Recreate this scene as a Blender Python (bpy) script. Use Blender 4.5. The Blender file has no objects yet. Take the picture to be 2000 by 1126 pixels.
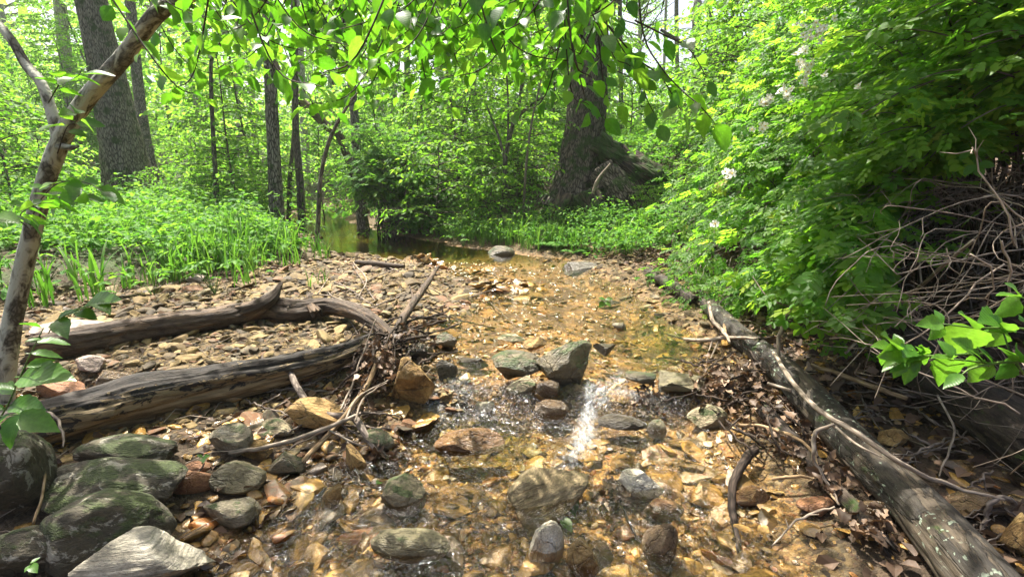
import bpy, bmesh, math, random
import numpy as np
from mathutils import Vector, Matrix

SC = bpy.context.scene
COL = SC.collection
rng = np.random.default_rng(11)

# ------------------------------------------------------------------ camera, light, exposure
CAM_H = 1.10
PITCH = math.radians(12.6)
F = 1000.0                         # focal length in pixels of the 2000 px wide photograph
cam_d = bpy.data.cameras.new('camera')
cam_d.sensor_width = 36.0
cam_d.lens = 18.0
cam_d.clip_start = 0.02
cam_d.clip_end = 600.0
cam = bpy.data.objects.new('camera', cam_d)
COL.objects.link(cam)
cam.location = (0, 0, CAM_H)
cam.rotation_euler = (math.pi / 2 - PITCH, 0, 0)
SC.camera = cam

SUN_EL = math.radians(64.0)
SUN_AZ = math.radians(-34.0)       # from straight ahead, towards the left
to_sun = Vector((math.sin(SUN_AZ) * math.cos(SUN_EL), math.cos(SUN_AZ) * math.cos(SUN_EL), math.sin(SUN_EL)))
W = bpy.data.worlds.new('World')
SC.world = W
W.use_nodes = True
wn = W.node_tree
sky = wn.nodes.new('ShaderNodeTexSky')
sky.sky_type = 'NISHITA'
sky.sun_disc = False
sky.sun_elevation = SUN_EL
sky.sun_rotation = SUN_AZ
sky.air_density = 0.8
sky.dust_density = 7.0
sky.ozone_density = 0.6
bg = wn.nodes['Background']
bg.inputs['Strength'].default_value = 0.115
wn.links.new(sky.outputs[0], bg.inputs['Color'])
sun_d = bpy.data.lights.new('sun', 'SUN')
sun_d.energy = 5.0
sun_d.angle = math.radians(0.5)
sun_d.color = (1.0, 0.95, 0.86)
sun = bpy.data.objects.new('sun', sun_d)
COL.objects.link(sun)
sun.rotation_euler = (-to_sun).to_track_quat('-Z', 'Y').to_euler()
sun.location = (-6, 4, 20)
SC.view_settings.view_transform = 'Standard'
SC.view_settings.look = 'None'
SC.view_settings.gamma = 1.0
SC.view_settings.use_curve_mapping = False
SC.view_settings.exposure = 1.7
SC.cycles.max_bounces = 7
SC.cycles.diffuse_bounces = 4
SC.cycles.glossy_bounces = 3
SC.cycles.transmission_bounces = 4
SC.cycles.transparent_max_bounces = 12
SC.cycles.sample_clamp_indirect = 6.0
SC.cycles.caustics_reflective = False
SC.cycles.caustics_refractive = False

# ------------------------------------------------------------------ numpy helpers
def nrm(a):
    return a / np.maximum(np.linalg.norm(a, axis=-1, keepdims=True), 1e-9)

def _hash(ix, iy, iz, s):
    n = (ix.astype(np.int64) * 374761393 + iy.astype(np.int64) * 668265263 + iz.astype(np.int64) * 1274126177 + s * 974711) & 0xffffffff
    n = ((n ^ (n >> 13)) * 1103515245) & 0xffffffff
    n = ((n ^ (n >> 16)) * 2246822519) & 0xffffffff
    return ((n ^ (n >> 15)) & 0xffffff) / float(0xffffff)

def vnoise(p, s=0):
    p = np.asarray(p, float)
    i = np.floor(p).astype(np.int64)
    f = p - i
    u = f * f * (3 - 2 * f)
    x, y, z = i[..., 0], i[..., 1], i[..., 2]
    ux, uy, uz = u[..., 0], u[..., 1], u[..., 2]
    def L(a, b, t): return a + (b - a) * t
    r = L(L(L(_hash(x, y, z, s), _hash(x + 1, y, z, s), ux), L(_hash(x, y + 1, z, s), _hash(x + 1, y + 1, z, s), ux), uy),
          L(L(_hash(x, y, z + 1, s), _hash(x + 1, y, z + 1, s), ux), L(_hash(x, y + 1, z + 1, s), _hash(x + 1, y + 1, z + 1, s), ux), uy), uz)
    return r * 2 - 1

def fbm(p, octv=4, s=0):
    p = np.asarray(p, float)
    a, o, t = 1.0, 0.0, 0.0
    for k in range(octv):
        o = o + a * vnoise(p, s + k)
        t += a
        a *= 0.5
        p = p * 2.03 + 17.3
    return o / t

def fbm2(x, y, octv=4, s=0):
    return fbm(np.stack([x, y, np.zeros_like(x)], -1), octv, s)

def sst(x):
    x = np.clip(x, 0, 1)
    return x * x * (3 - 2 * x)

# ------------------------------------------------------------------ terrain function
_Y = np.array([-60, -2, 0.0, 0.6, 1.2, 1.8, 2.3, 2.7, 3.0, 3.6, 4.2, 5.2, 6.2, 7.2, 8.0, 9.0, 10.0, 11.5, 13.0, 16.0, 24.0, 60.0, 200.])
_L = np.array([-1.2, -1.2, -1.0, -1.0, -.98, -.92, -.60, -.45, -.46, -.52, -.55, -.35, -1.1, -2.75, -3.15, -3.55, -4.1, -4.9, -5.6, -6.0, -4., -4, -4])
_R = np.array([1.1, 1.1, 1.0, .95, .95, 1.0, 1.0, 1.05, 1.2, 1.35, 1.15, 1.1, .95, -.05, -1.0, -1.9, -2.6, -3.6, -4.4, -4.8, -3., -3, -3])
_B = np.array([-1.5, -1.5, -1.35, -1.3, -1.5, -2.1, -2.7, -3.3, -3.9, -4.0, -3.9, -2.75, -2.35, -3.0, -3.4, -3.8, -4.4, -5.3, -6.0, -6.5, -4.5, -4.5, -4.5])
_E = np.array([1.75, 1.75, 1.75, 1.75, 1.8, 1.9, 1.95, 1.95, 1.95, 1.95, 1.85, 1.7, 1.5, 1.1, .35, -.9, -1.9, -2.9, -3.8, -4.3, -2.6, -2.6, -2.6])
_WY = np.array([-60, 0.5, 1.2, 2.2, 2.50, 2.68, 3.2, 7, 9, 14, 40, 200.])
_WZ = np.array([-.40, -.17, -.15, -.125, -.11, -.012, 0.0, .012, .016, .03, .25, 1.0])

def edges(y):
    wob = 0.09 * np.sin(y * 3.1) + 0.06 * np.sin(y * 7.7 + 1)
    return np.interp(y, _Y, _L) + wob, np.interp(y, _Y, _R) + 0.8 * np.roll(wob, 0), np.interp(y, _Y, _B) + wob, np.interp(y, _Y, _E)

def water_z(x, y):
    return np.interp(y, _WY, _WZ) - 0.0 * x

def H(x, y):
    x = np.asarray(x, float); y = np.asarray(y, float)
    L, R, B, E = edges(y)
    w = water_z(x, y)
    d_in = np.minimum(x - L, R - x)
    bed = w - 0.085 * sst(d_in / 0.30) - 0.05 * np.exp(-((x + .02) ** 2 + (y - 2.2) ** 2) / 0.10) \
        - 0.10 * np.exp(-((x - .95) ** 2 / .12 + (y - 3.4) ** 2 / .25)) - 0.10 * sst((y - 6.6) / 1.2) * sst(d_in / .6)
    bed = bed + 0.095 * sst((fbm2(x * 1.6, y * 1.6, 2, 91) - .02) / .45) * sst((y - 3.2) / .6) * sst((7.2 - y) / 1.0) * sst((np.interp(y, [3.4, 4.2, 5.2, 6.2, 7], [.0, .25, .35, .1, -1.2]) - x) / .3)
    el = L - x
    left = w + 0.055 * sst(el / .45) + .02 * sst(el / 1.6)
    eb = B - x
    slope = 0.03 + .012 * sst((y - 12) / 10)
    left = left + 0.20 * sst(eb / 1.0) + slope * np.maximum(eb, 0)
    er = x - R
    right = w + 0.05 * sst(er / .4) + 0.03 * np.maximum(er, 0)
    ee = x - E
    far = sst((y - 6.0) / 2.5)
    right = right + (1 - far) * (0.78 * sst(ee / 2.6) + .10 * np.maximum(ee, 0)) + far * (1.15 * sst((ee - .6) / 4.0) + .16 * sst(ee / .8) + 0.05 * np.maximum(ee - 2, 0))
    h = np.where(d_in > 0, bed, np.where(el > 0, left, right))
    n = 0.02 * fbm2(x * 2.1, y * 2.1, 3, 5) + 0.010 * fbm2(x * 9, y * 9, 2, 9)
    outer = np.clip(np.maximum(eb, ee) / 2.0, 0, 1)
    n = n * np.where(d_in > 0, .7, 1.0) + outer * 0.14 * fbm2(x * .55, y * .55, 3, 21) * sst((np.hypot(x, y) - 3) / 4)
    rise = 0.075 * np.maximum(np.hypot(x * .8, y) - 15, 0) * sst((np.hypot(x, y) - 14) / 14)
    rise = np.minimum(rise, 9)
    behind = sst((0.6 - y) / 3.0) * 0.0
    return h + n + rise + behind

CR = np.array([1.0, 0, 0]); CF = np.array([0, math.cos(PITCH), -math.sin(PITCH)]); CU = np.array([0, math.sin(PITCH), math.cos(PITCH)])
CO = np.array([0, 0, CAM_H])
_TS = np.concatenate([np.arange(0.5, 16, 0.02), np.arange(16, 90, .15)])

def ray(px, py):
    return CR * (px - 1000) / F + CU * (563 - py) / F + CF

def T(px, py, dz=0.0):
    """where the sight line of a photo pixel meets the ground raised by dz"""
    d = ray(px, py)
    p = CO + d * _TS[:, None]
    g = p[:, 2] - (H(p[:, 0], p[:, 1]) + dz)
    k = np.argmax(g < 0)
    if not (g < 0).any():
        return p[-1]
    if k == 0: k = 1
    a = g[k - 1] / (g[k - 1] - g[k] + 1e-12)
    return p[k - 1] * (1 - a) + p[k] * a

def D(px, py, Y):
    """point of a photo pixel's sight line at ground distance Y ahead"""
    d = ray(px, py)
    return CO + d * (Y / d[1])

def project(p):
    q = np.asarray(p, float) - CO
    z = q @ CF
    return 1000 + F * (q @ CR) / z, 563 - F * (q @ CU) / z, z

# ------------------------------------------------------------------ mesh builder
class MB:
    def __init__(s):
        s.v = []; s.f = []; s.r = []; s.t = []; s.m = []; s.n = 0
    def add(s, v, faces, rnd=None, tc=None, mi=0):
        v = np.asarray(v, float).reshape(-1, 3)
        k = len(v)
        s.v.append(v)
        for f in (faces if isinstance(faces, list) else [faces]):
            f = np.asarray(f, np.int64)
            if len(f) == 0: continue
            s.f.append(f + s.n)
            s.m.append(np.full(len(f), mi, np.int32))
        s.r.append(np.zeros(k) if rnd is None else np.broadcast_to(np.asarray(rnd, float), (k,)))
        s.t.append(v if tc is None else tc)
        s.n += k
    def mesh(s, name, mats, origin=(0, 0, 0), smooth=True, extra=None):
        V = np.concatenate(s.v) - np.asarray(origin, float)
        loops = np.concatenate([f.ravel() for f in s.f]).astype(np.int32)
        tot = np.concatenate([np.full(len(f), f.shape[1], np.int32) for f in s.f])
        start = np.concatenate([[0], np.cumsum(tot)[:-1]]).astype(np.int32)
        me = bpy.data.meshes.new(name)
        me.vertices.add(len(V)); me.vertices.foreach_set('co', V.astype(np.float32).ravel())
        me.loops.add(len(loops)); me.loops.foreach_set('vertex_index', loops)
        me.polygons.add(len(tot)); me.polygons.foreach_set('loop_start', start)
        mats = mats if isinstance(mats, (list, tuple)) else [mats]
        for m in mats: me.materials.append(m)
        if len(mats) > 1: me.polygons.foreach_set('material_index', np.concatenate(s.m))
        me.polygons.foreach_set('use_smooth', np.full(len(tot), bool(smooth)))
        a = me.attributes.new('rnd', 'FLOAT', 'POINT'); a.data.foreach_set('value', np.concatenate(s.r).astype(np.float32))
        a = me.attributes.new('tc', 'FLOAT_VECTOR', 'POINT'); a.data.foreach_set('vector', np.concatenate(s.t).astype(np.float32).ravel())
        for k, arr in (extra or {}).items():
            a = me.attributes.new(k, 'FLOAT', 'POINT'); a.data.foreach_set('value', np.asarray(arr, np.float32))
        me.update(calc_edges=True)
        return me

def link(name, me, parent=None, loc=(0, 0, 0), rot=(0, 0, 0), scale=(1, 1, 1)):
    o = bpy.data.objects.new(name, me)
    COL.objects.link(o)
    o.location = [float(c) for c in loc]
    o.rotation_euler = [float(c) for c in rot]
    o.scale = [float(c) for c in scale]
    if parent is not None: o.parent = parent
    return o

def tag(o, label=None, cat=None, group=None, kind=None):
    if label: o['label'] = label
    if cat: o['category'] = cat
    if group: o['group'] = group
    if kind: o['kind'] = kind
    return o

def thing(name, label, cat, loc, group=None):
    o = bpy.data.objects.new(name, None)
    o.empty_display_size = .1
    COL.objects.link(o)
    o.location = [float(c) for c in loc]
    return tag(o, label, cat, group)

def part(name, mb, mats, parent, smooth=True, kind=None, label=None):
    """a child mesh of a top-level thing, given in world coordinates"""
    org = np.array(parent.location) if parent is not None else np.zeros(3)
    o = link(name, mb.mesh(name, mats, org, smooth), parent)
    if kind: o['kind'] = kind
    if label: o['label'] = label
    return o

def frames(P):
    P = np.asarray(P, float)
    t = np.gradient(P, axis=0)
    t = nrm(t)
    u = np.zeros_like(P)
    a = np.array([0, 0, 1.0]) if abs(t[0, 2]) < .8 else np.array([1.0, 0, 0])
    u[0] = nrm(np.cross(t[0], a))
    for i in range(1, len(P)):
        w = u[i - 1] - t[i] * (u[i - 1] @ t[i])
        u[i] = nrm(w)
    return t, u, np.cross(t, u)

def smooth_path(P, n):
    """Catmull-Rom through control points (any number of columns)"""
    P = np.asarray(P, float)
    if len(P) == 2:
        s = np.linspace(0, 1, n)[:, None]
        return P[0] * (1 - s) + P[1] * s
    Q = np.vstack([2 * P[0] - P[1], P, 2 * P[-1] - P[-2]])
    s = np.linspace(0, len(P) - 1 - 1e-6, n)
    i = s.astype(int); f = (s - i)[:, None]
    a, b, c, d = Q[i], Q[i + 1], Q[i + 2], Q[i + 3]
    return .5 * (2 * b + (c - a) * f + (2 * a - 5 * b + 4 * c - d) * f ** 2 + (3 * b - a - 3 * c + d) * f ** 3)

def tube(mb, P, R, sides=6, amp=0.0, freq=8.0, stretch=5.0, rnd=0.0, cap=True, seed=0, radial=None, mi=0, ragged=0.0):
    """a tapered limb; amp/freq give it bark relief that runs along it"""
    P = np.asarray(P, float); R = np.broadcast_to(np.asarray(R, float), (len(P),))
    t, u, b = frames(P)
    s = np.concatenate([[0], np.cumsum(np.linalg.norm(np.diff(P, axis=0), axis=1))])
    a = np.arange(sides) / sides * 2 * math.pi
    ca, sa = np.cos(a), np.sin(a)
    r0 = float(R.max())
    tc = np.stack([np.broadcast_to(ca * r0, (len(P), sides)), np.broadcast_to(sa * r0, (len(P), sides)), np.broadcast_to(s[:, None], (len(P), sides))], -1)
    RR = np.broadcast_to(R[:, None], (len(P), sides)).copy()
    if amp:
        q = tc * freq; q = q * np.array([1, 1, 1 / stretch]) + seed * 7.1
        nz = fbm(q, 3, seed)
        RR = RR * (1 + amp * nz)
    if radial is not None: RR = RR * radial(a[None, :], s[:, None], tc)
    V = P[:, None] + RR[..., None] * (ca[None, :, None] * u[:, None] + sa[None, :, None] * b[:, None])
    if ragged:                                                     # broken, splintered ends
        for end, sg in ((0, -1), (len(P) - 1, 1)):
            for k in range(4):
                ii = end - sg * k
                V[ii] += sg * t[ii] * (ragged * (1 - k / 4) * (vnoise(np.stack([np.arange(sides) * .9, np.full(sides, seed * 1.0), np.full(sides, end)], -1), 3) + .2))[:, None]
    n = len(P)
    i = (np.arange(n - 1)[:, None] * sides + np.arange(sides)[None]).ravel()
    j = (np.arange(n - 1)[:, None] * sides + (np.arange(sides)[None] + 1) % sides).ravel()
    F4 = np.stack([i, j, j + sides, i + sides], 1)
    V = V.reshape(-1, 3); tcv = tc.reshape(-1, 3)
    faces = [F4]
    if cap:
        V = np.vstack([V, P[0], P[-1]]); tcv = np.vstack([tcv, [0, 0, s[0]], [0, 0, s[-1]]])
        k = np.arange(sides); k2 = (k + 1) % sides; e = (n - 1) * sides
        faces.append(np.stack([np.full(sides, n * sides), k2, k], 1))
        faces.append(np.stack([np.full(sides, n * sides + 1), e + k, e + k2], 1))
    mb.add(V, faces, rnd, tcv + np.array([0, 0, seed * 3.3]), mi)

# ------------------------------------------------------------------ leaf templates (unit length, along +y, face +z)
def tmpl_rhomb():
    v = np.array([[0, 0, 0], [.30, .45, .06], [0, 1, -.06], [-.30, .45, .06]])
    return v, np.array([[0, 1, 2], [0, 2, 3]])

def tmpl_oval6(w=.30, curl=.12):
    v = np.array([[0, 0, 0], [w * .92, .32, .07], [w * .80, .70, .04 - curl * .4], [0, 1, -curl], [-w * .80, .70, .04 - curl * .4], [-w * .92, .32, .07]])
    return v, np.array([[0, 1, 2, 3], [0, 3, 4, 5]])

def tmpl_leaf(rows=7, w=.29, peak=.42, serr=.0, curl=.2, fold=.25, twist=0.0, wave=.0, seed=0):
    """a full leaf blade with midrib, serrated edge and a short stalk"""
    r = np.random.default_rng(seed)
    V = [[0, 0, 0]]
    ts = np.linspace(0, 1, rows + 2)[1:-1]
    for k, t in enumerate(ts):
        wd = w * (math.sin(math.pi * t ** (math.log(.5) / math.log(peak)))) ** 1.0
        wl = wd * (1 + (serr if k % 2 else -serr)); wr = wd * (1 + (serr if k % 2 else -serr))
        for sx in (-1, 0, 1):
            x = sx * (wl if sx < 0 else wr)
            z = fold * abs(x) - curl * t * t + (wave * math.sin(9 * t + 2 * sx + seed) * abs(sx)) + twist * x * t
            V.append([x, t + (.03 if sx else 0) * 0, z])
    V.append([0, 1, -curl])
    Fs = [[0, 2, 1, 1], [0, 3, 2, 2]]
    T3 = [[0, 2, 1], [0, 3, 2]]; Q4 = []
    for k in range(rows - 1):
        a = 1 + 3 * k; b = a + 3
        Q4 += [[a, a + 1, b + 1, b], [a + 1, a + 2, b + 2, b + 1]]
    a = 1 + 3 * (rows - 1); e = len(V) - 1
    T3 += [[a, a + 1, e], [a + 1, a + 2, e]]
    # petiole
    n = len(V)
    V += [[-.012, -.16, .015], [.012, -.16, .015], [.012, .02, 0.006], [-.012, .02, 0.006]]
    Q4.append([n, n + 1, n + 2, n + 3])
    return np.array(V, float), [np.array(T3), np.array(Q4)]

def scatter(mb, tm, pos, dr, up, size, rnd=None, wid=None, mi=0):
    """many leaves at once: each template vertex moved into its leaf's own frame"""
    tv, tf = tm
    pos = np.asarray(pos, float); N = len(pos)
    if N == 0: return
    y = nrm(np.asarray(dr, float)); up = np.asarray(up, float)
    z = nrm(up - (up * y).sum(1, keepdims=True) * y)
    x = np.cross(y, z)
    size = np.broadcast_to(np.asarray(size, float), (N,))
    w = np.ones(N) if wid is None else np.asarray(wid, float)
    V = pos[:, None] + size[:, None, None] * (tv[None, :, 0:1] * w[:, None, None] * x[:, None] + tv[None, :, 1:2] * y[:, None] + tv[None, :, 2:3] * z[:, None])
    k = len(tv)
    off = (np.arange(N) * k)
    fl = tf if isinstance(tf, list) else [tf]
    faces = [(f[None] + off[:, None, None]).reshape(-1, f.shape[1]) for f in fl]
    r = rng.random(N) if rnd is None else np.asarray(rnd, float)
    mb.add(V.reshape(-1, 3), faces, np.repeat(r, k), None, mi)

def mat_frame(pos, dr, up, size):
    y = Vector(dr).normalized(); u = Vector(up); z = (u - u.dot(y) * y).normalized(); x = y.cross(z)
    return Matrix(((x.x * size, y.x * size, z.x * size, pos[0]), (x.y * size, y.y * size, z.y * size, pos[1]), (x.z * size, y.z * size, z.z * size, pos[2]), (0, 0, 0, 1)))

def rvec(n, s=1.0):
    return rng.normal(0, s, (n, 3))
# ------------------------------------------------------------------ materials
class NT:
    def __init__(s, name):
        s.m = bpy.data.materials.new(name); s.m.use_nodes = True
        s.t = s.m.node_tree; s.t.nodes.clear()
        s.out = s.n('ShaderNodeOutputMaterial')
    def n(s, typ, **kw):
        o = s.t.nodes.new(typ)
        for k, v in kw.items(): setattr(o, k, v)
        return o
    def l(s, a, b): s.t.links.new(a, b)
    def set(s, sock, v):
        if hasattr(v, 'is_linked') or hasattr(v, 'links'): s.l(v, sock)
        else: sock.default_value = v
    def math(s, op, a, b=None, c=None, clamp=False):
        o = s.n('ShaderNodeMath', operation=op); o.use_clamp = clamp
        s.set(o.inputs[0], a)
        if b is not None: s.set(o.inputs[1], b)
        if c is not None: s.set(o.inputs[2], c)
        return o.outputs[0]
    def mix(s, f, a, b, mode='MIX'):
        o = s.n('ShaderNodeMix', data_type='RGBA', blend_type=mode)
        s.set(o.inputs[0], f)
        c4 = lambda c: (c, c, c, 1) if isinstance(c, (int, float)) else ((*c, 1)[:4] if isinstance(c, tuple) else c)
        s.set(o.inputs[6], c4(a)); s.set(o.inputs[7], c4(b))
        return o.outputs[2]
    def noise(s, vec, scale, detail=4, rough=.55, dist=0.0):
        o = s.n('ShaderNodeTexNoise'); s.l(vec, o.inputs['Vector'])
        o.inputs['Scale'].default_value = scale; o.inputs['Detail'].default_value = detail; o.inputs['Roughness'].default_value = rough; o.inputs['Distortion'].default_value = dist
        return o.outputs['Fac']
    def voro(s, vec, scale, feature='F1', out='Distance', rand=1.0):
        o = s.n('ShaderNodeTexVoronoi', feature=feature); s.l(vec, o.inputs['Vector'])
        o.inputs['Scale'].default_value = scale; o.inputs['Randomness'].default_value = rand
        return o.outputs[out]
    def ramp(s, f, stops, interp='LINEAR'):
        o = s.n('ShaderNodeValToRGB'); s.l(f, o.inputs[0])
        cr = o.color_ramp; cr.interpolation = interp
        while len(cr.elements) < len(stops): cr.elements.new(.5)
        for e, (p, c) in zip(cr.elements, stops):
            e.position = p; e.color = (*c, 1) if isinstance(c, tuple) else (c, c, c, 1)
        return o.outputs[0]
    def mapr(s, f, a, b, c=0.0, d=1.0):
        o = s.n('ShaderNodeMapRange'); s.l(f, o.inputs[0])
        for i, v in zip((1, 2, 3, 4), (a, b, c, d)): o.inputs[i].default_value = v
        return o.outputs[0]
    def attr(s, name): return s.n('ShaderNodeAttribute', attribute_name=name)
    def obj(s): return s.n('ShaderNodeTexCoord').outputs['Object']
    def pos(s): return s.n('ShaderNodeNewGeometry').outputs['Position']
    def scale(s, vec, sx, sy, sz):
        o = s.n('ShaderNodeVectorMath', operation='MULTIPLY'); s.l(vec, o.inputs[0]); o.inputs[1].default_value = (sx, sy, sz)
        return o.outputs[0]
    def add(s, vec, v2):
        o = s.n('ShaderNodeVectorMath', operation='ADD'); s.l(vec, o.inputs[0]); s.set(o.inputs[1], v2)
        return o.outputs[0]
    def bump(s, h, strength=.5, dist=.01, normal=None):
        o = s.n('ShaderNodeBump'); o.inputs['Strength'].default_value = strength; o.inputs['Distance'].default_value = dist
        s.l(h, o.inputs['Height'])
        if normal is not None: s.l(normal, o.inputs['Normal'])
        return o.outputs[0]
    def rndv(s):
        """one random number per leaf or stone, joined or single"""
        a = s.attr('rnd').outputs['Fac']; b = s.n('ShaderNodeObjectInfo').outputs['Random']
        return s.math('FRACT', s.math('ADD', a, b))
    def pbsdf(s, col, rough=.6, normal=None, spec=.5):
        p = s.n('ShaderNodeBsdfPrincipled')
        s.set(p.inputs['Base Color'], col if not isinstance(col, tuple) else (*col, 1)); s.set(p.inputs['Roughness'], rough)
        s.set(p.inputs['Specular IOR Level'], spec)
        if normal is not None: s.l(normal, p.inputs['Normal'])
        return p.outputs[0]
    def done(s, sh):
        s.l(sh, s.out.inputs['Surface']); return s.m

def leaf_mat(name, stops, tstops, fac=.45, rough=.42, spec=.4, veins=0.0):
    k = NT(name)
    r = k.rndv()
    col = k.ramp(r, stops); tcol = k.ramp(r, tstops)
    pat = k.noise(k.pos(), 1.1, 2)
    g = k.mapr(pat, .3, .7, .8, 1.25)
    hs = k.n('ShaderNodeHueSaturation'); k.l(col, hs.inputs['Color']); k.l(g, hs.inputs['Value'])
    col = hs.outputs[0]
    nm = None
    if veins:
        bl = k.mapr(k.noise(k.obj(), 3.5, 5, .7), .3, .7, .62, 1.25)
        h2 = k.n('ShaderNodeHueSaturation'); k.l(col, h2.inputs['Color']); k.l(bl, h2.inputs['Value']); col = h2.outputs[0]
        h3 = k.n('ShaderNodeHueSaturation'); k.l(tcol, h3.inputs['Color']); k.l(bl, h3.inputs['Value']); tcol = h3.outputs[0]
        sx = k.n('ShaderNodeSeparateXYZ'); k.l(k.obj(), sx.inputs[0])
        ax = k.math('ABSOLUTE', sx.outputs[0])
        vn = k.math('SINE', k.math('MULTIPLY', k.math('SUBTRACT', sx.outputs[1], k.math('MULTIPLY', ax, .8)), 62.0))
        nm = k.bump(vn, veins, .008)
        mid = k.mapr(ax, .0, .02, .22, 0.0)
        col = k.mix(mid, col, (.14, .25, .06)); tcol = k.mix(mid, tcol, (.25, .4, .1))
    d = k.pbsdf(col, rough, nm, spec)
    t = k.n('ShaderNodeBsdfTranslucent'); k.l(tcol, t.inputs['Color'])
    mx = k.n('ShaderNodeMixShader'); mx.inputs[0].default_value = fac
    k.l(d, mx.inputs[1]); k.l(t.outputs[0], mx.inputs[2])
    return k.done(mx.outputs[0])

M = {}
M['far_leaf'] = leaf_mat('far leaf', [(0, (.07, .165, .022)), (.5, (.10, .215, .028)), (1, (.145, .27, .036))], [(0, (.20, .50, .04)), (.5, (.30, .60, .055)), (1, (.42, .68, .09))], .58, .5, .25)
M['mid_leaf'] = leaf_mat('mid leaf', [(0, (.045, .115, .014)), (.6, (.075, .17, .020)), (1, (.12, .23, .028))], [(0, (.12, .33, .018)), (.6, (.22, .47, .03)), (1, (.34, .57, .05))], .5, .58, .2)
M['vine_leaf'] = leaf_mat('vine leaf', [(0, (.032, .10, .016)), (.7, (.055, .15, .022)), (1, (.09, .20, .028))], [(0, (.10, .30, .025)), (1, (.24, .48, .04))], .42, .6, .15)
M['rose_leaf'] = leaf_mat('rose leaf', [(0, (.030, .088, .010)), (.55, (.060, .145, .013)), (.975, (.11, .21, .018)), (1, (.26, .25, .03))], [(0, (.15, .42, .022)), (.6, (.29, .60, .034)), (1, (.44, .70, .055))], .55, .50, .25)
M['beech_leaf'] = leaf_mat('beech leaf', [(0, (.03, .095, .015)), (.6, (.05, .145, .018)), (1, (.085, .19, .022))], [(0, (.10, .34, .012)), (.55, (.18, .47, .018)), (1, (.29, .59, .035))], .54, .40, .4, .09)
M['herb_leaf'] = leaf_mat('herb leaf', [(0, (.04, .125, .018)), (.6, (.07, .19, .025)), (1, (.12, .25, .035))], [(0, (.10, .32, .02)), (1, (.28, .52, .045))], .45, .60, .18)
M['sprig_leaf'] = leaf_mat('sprig leaf', [(0, (.040, .125, .014)), (1, (.085, .195, .024))], [(0, (.12, .34, .018)), (1, (.22, .46, .03))], .45, .36, .4, .09)
M['grass'] = leaf_mat('grass blade', [(0, (.04, .11, .014)), (.8, (.085, .185, .024)), (.94, (.11, .20, .03)), (1, (.24, .20, .09))], [(0, (.08, .25, .016)), (1, (.18, .38, .035))], .42, .42, .35)
M['dead_leaf'] = leaf_mat('dead leaf', [(0, (.035, .021, .011)), (.45, (.085, .050, .027)), (.78, (.18, .112, .066)), (1, (.33, .235, .16))], [(0, (.1, .05, .02)), (1, (.22, .11, .05))], .15, .55, .35)
M['litter_leaf'] = leaf_mat('litter leaf', [(0, (.035, .022, .015)), (.5, (.085, .052, .032)), (1, (.20, .125, .075))], [(0, (.06, .03, .015)), (1, (.12, .07, .03))], .12, .6, .3)

def bark(name, c0, c1, moss=0.0, lichen=0.0, fine=30.0, st=.18, bump=.8, dist=.012, blotch=None, rough=.85, mosscol=(.035, .075, .012), bl=(.50, .60)):
    k = NT(name)
    tc = k.attr('tc').outputs['Vector']; ob = k.pos()
    ridge = k.noise(k.scale(tc, 1, 1, st), fine, 5, .62, .4)
    big = k.noise(k.scale(tc, 1, 1, .5), fine * .16, 3)
    nc = k.n('ShaderNodeTexNoise'); k.l(k.scale(tc, 1, 1, st), nc.inputs['Vector']); nc.inputs['Scale'].default_value = fine * .5
    plate = k.mapr(k.voro(k.add(k.scale(tc, 1, 1, st * 1.2), k.scale(nc.outputs['Color'], 1.1 / fine, 1.1 / fine, 1.1 / fine)), fine * .8, 'DISTANCE_TO_EDGE'), .02, .22)
    f = k.math('ADD', k.math('MULTIPLY', ridge, .5), k.math('MULTIPLY', big, .2))
    f = k.math('ADD', f, k.math('MULTIPLY', plate, .32))
    col = k.ramp(f, [(.36, c0), (.70, c1)])
    if blotch:                                                     # pale or dark patches that belong to the bark
        bm = k.mapr(k.noise(k.scale(tc, 1, 1, .55), 13, 4, .6, .8), *bl)
        col = k.mix(bm, col, blotch)
    if lichen:
        lm = k.math('MULTIPLY', k.mapr(k.noise(ob, 34, 3, .6), .60, .66), k.mapr(k.noise(ob, 5, 2), .45, .6))
        col = k.mix(k.math('MULTIPLY', lm, lichen), col, (.36, .42, .30))
    if moss:
        mm = k.mapr(k.noise(ob, 4.5, 5, .65), .62 - moss * .3, .70 - moss * .28)
        col = k.mix(k.math('MULTIPLY', mm, .9), col, k.ramp(k.noise(ob, 60, 3), [(.3, (mosscol[0] * .5, mosscol[1] * .5, mosscol[2] * .5)), (.7, mosscol)]))
    nm = k.bump(f, bump, dist)
    return k.done(k.pbsdf(col, rough, nm, .25))

M['bark_oak'] = bark('furrowed grey bark', (.035, .030, .023), (.25, .225, .175), moss=.30, lichen=.3, fine=30, st=.30, bump=1.0, dist=.03)
M['bark_big'] = bark('furrowed brown bark', (.022, .018, .013), (.15, .13, .098), moss=.36, fine=34, st=.30, bump=1.0, dist=.03)
M['bark_pale'] = bark('pale smooth bark', (.19, .17, .14), (.46, .42, .36), lichen=.4, fine=22, st=.3, bump=.4)
M['bark_dark'] = bark('dark thin bark', (.04, .033, .026), (.17, .145, .115), moss=.2, fine=40)
M['bark_sap'] = bark('mottled sapling bark', (.05, .043, .032), (.14, .125, .095), fine=42, st=.8, bump=.5, dist=.006, blotch=(.40, .39, .315), bl=(.43, .55))
M['twig'] = bark('grey twig bark', (.09, .07, .055), (.22, .18, .145), fine=80, bump=.3, dist=.003)
M['twig_dark'] = bark('dark twig bark', (.02, .014, .01), (.06, .042, .03), fine=80, bump=.3, dist=.003)
M['dead_cane'] = bark('bleached cane', (.16, .125, .092), (.34, .28, .215), fine=70, bump=.3, dist=.003)
M['peeled'] = bark('peeled pale stick', (.17, .11, .055), (.33, .235, .135), fine=60, bump=.25, dist=.003)
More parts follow.
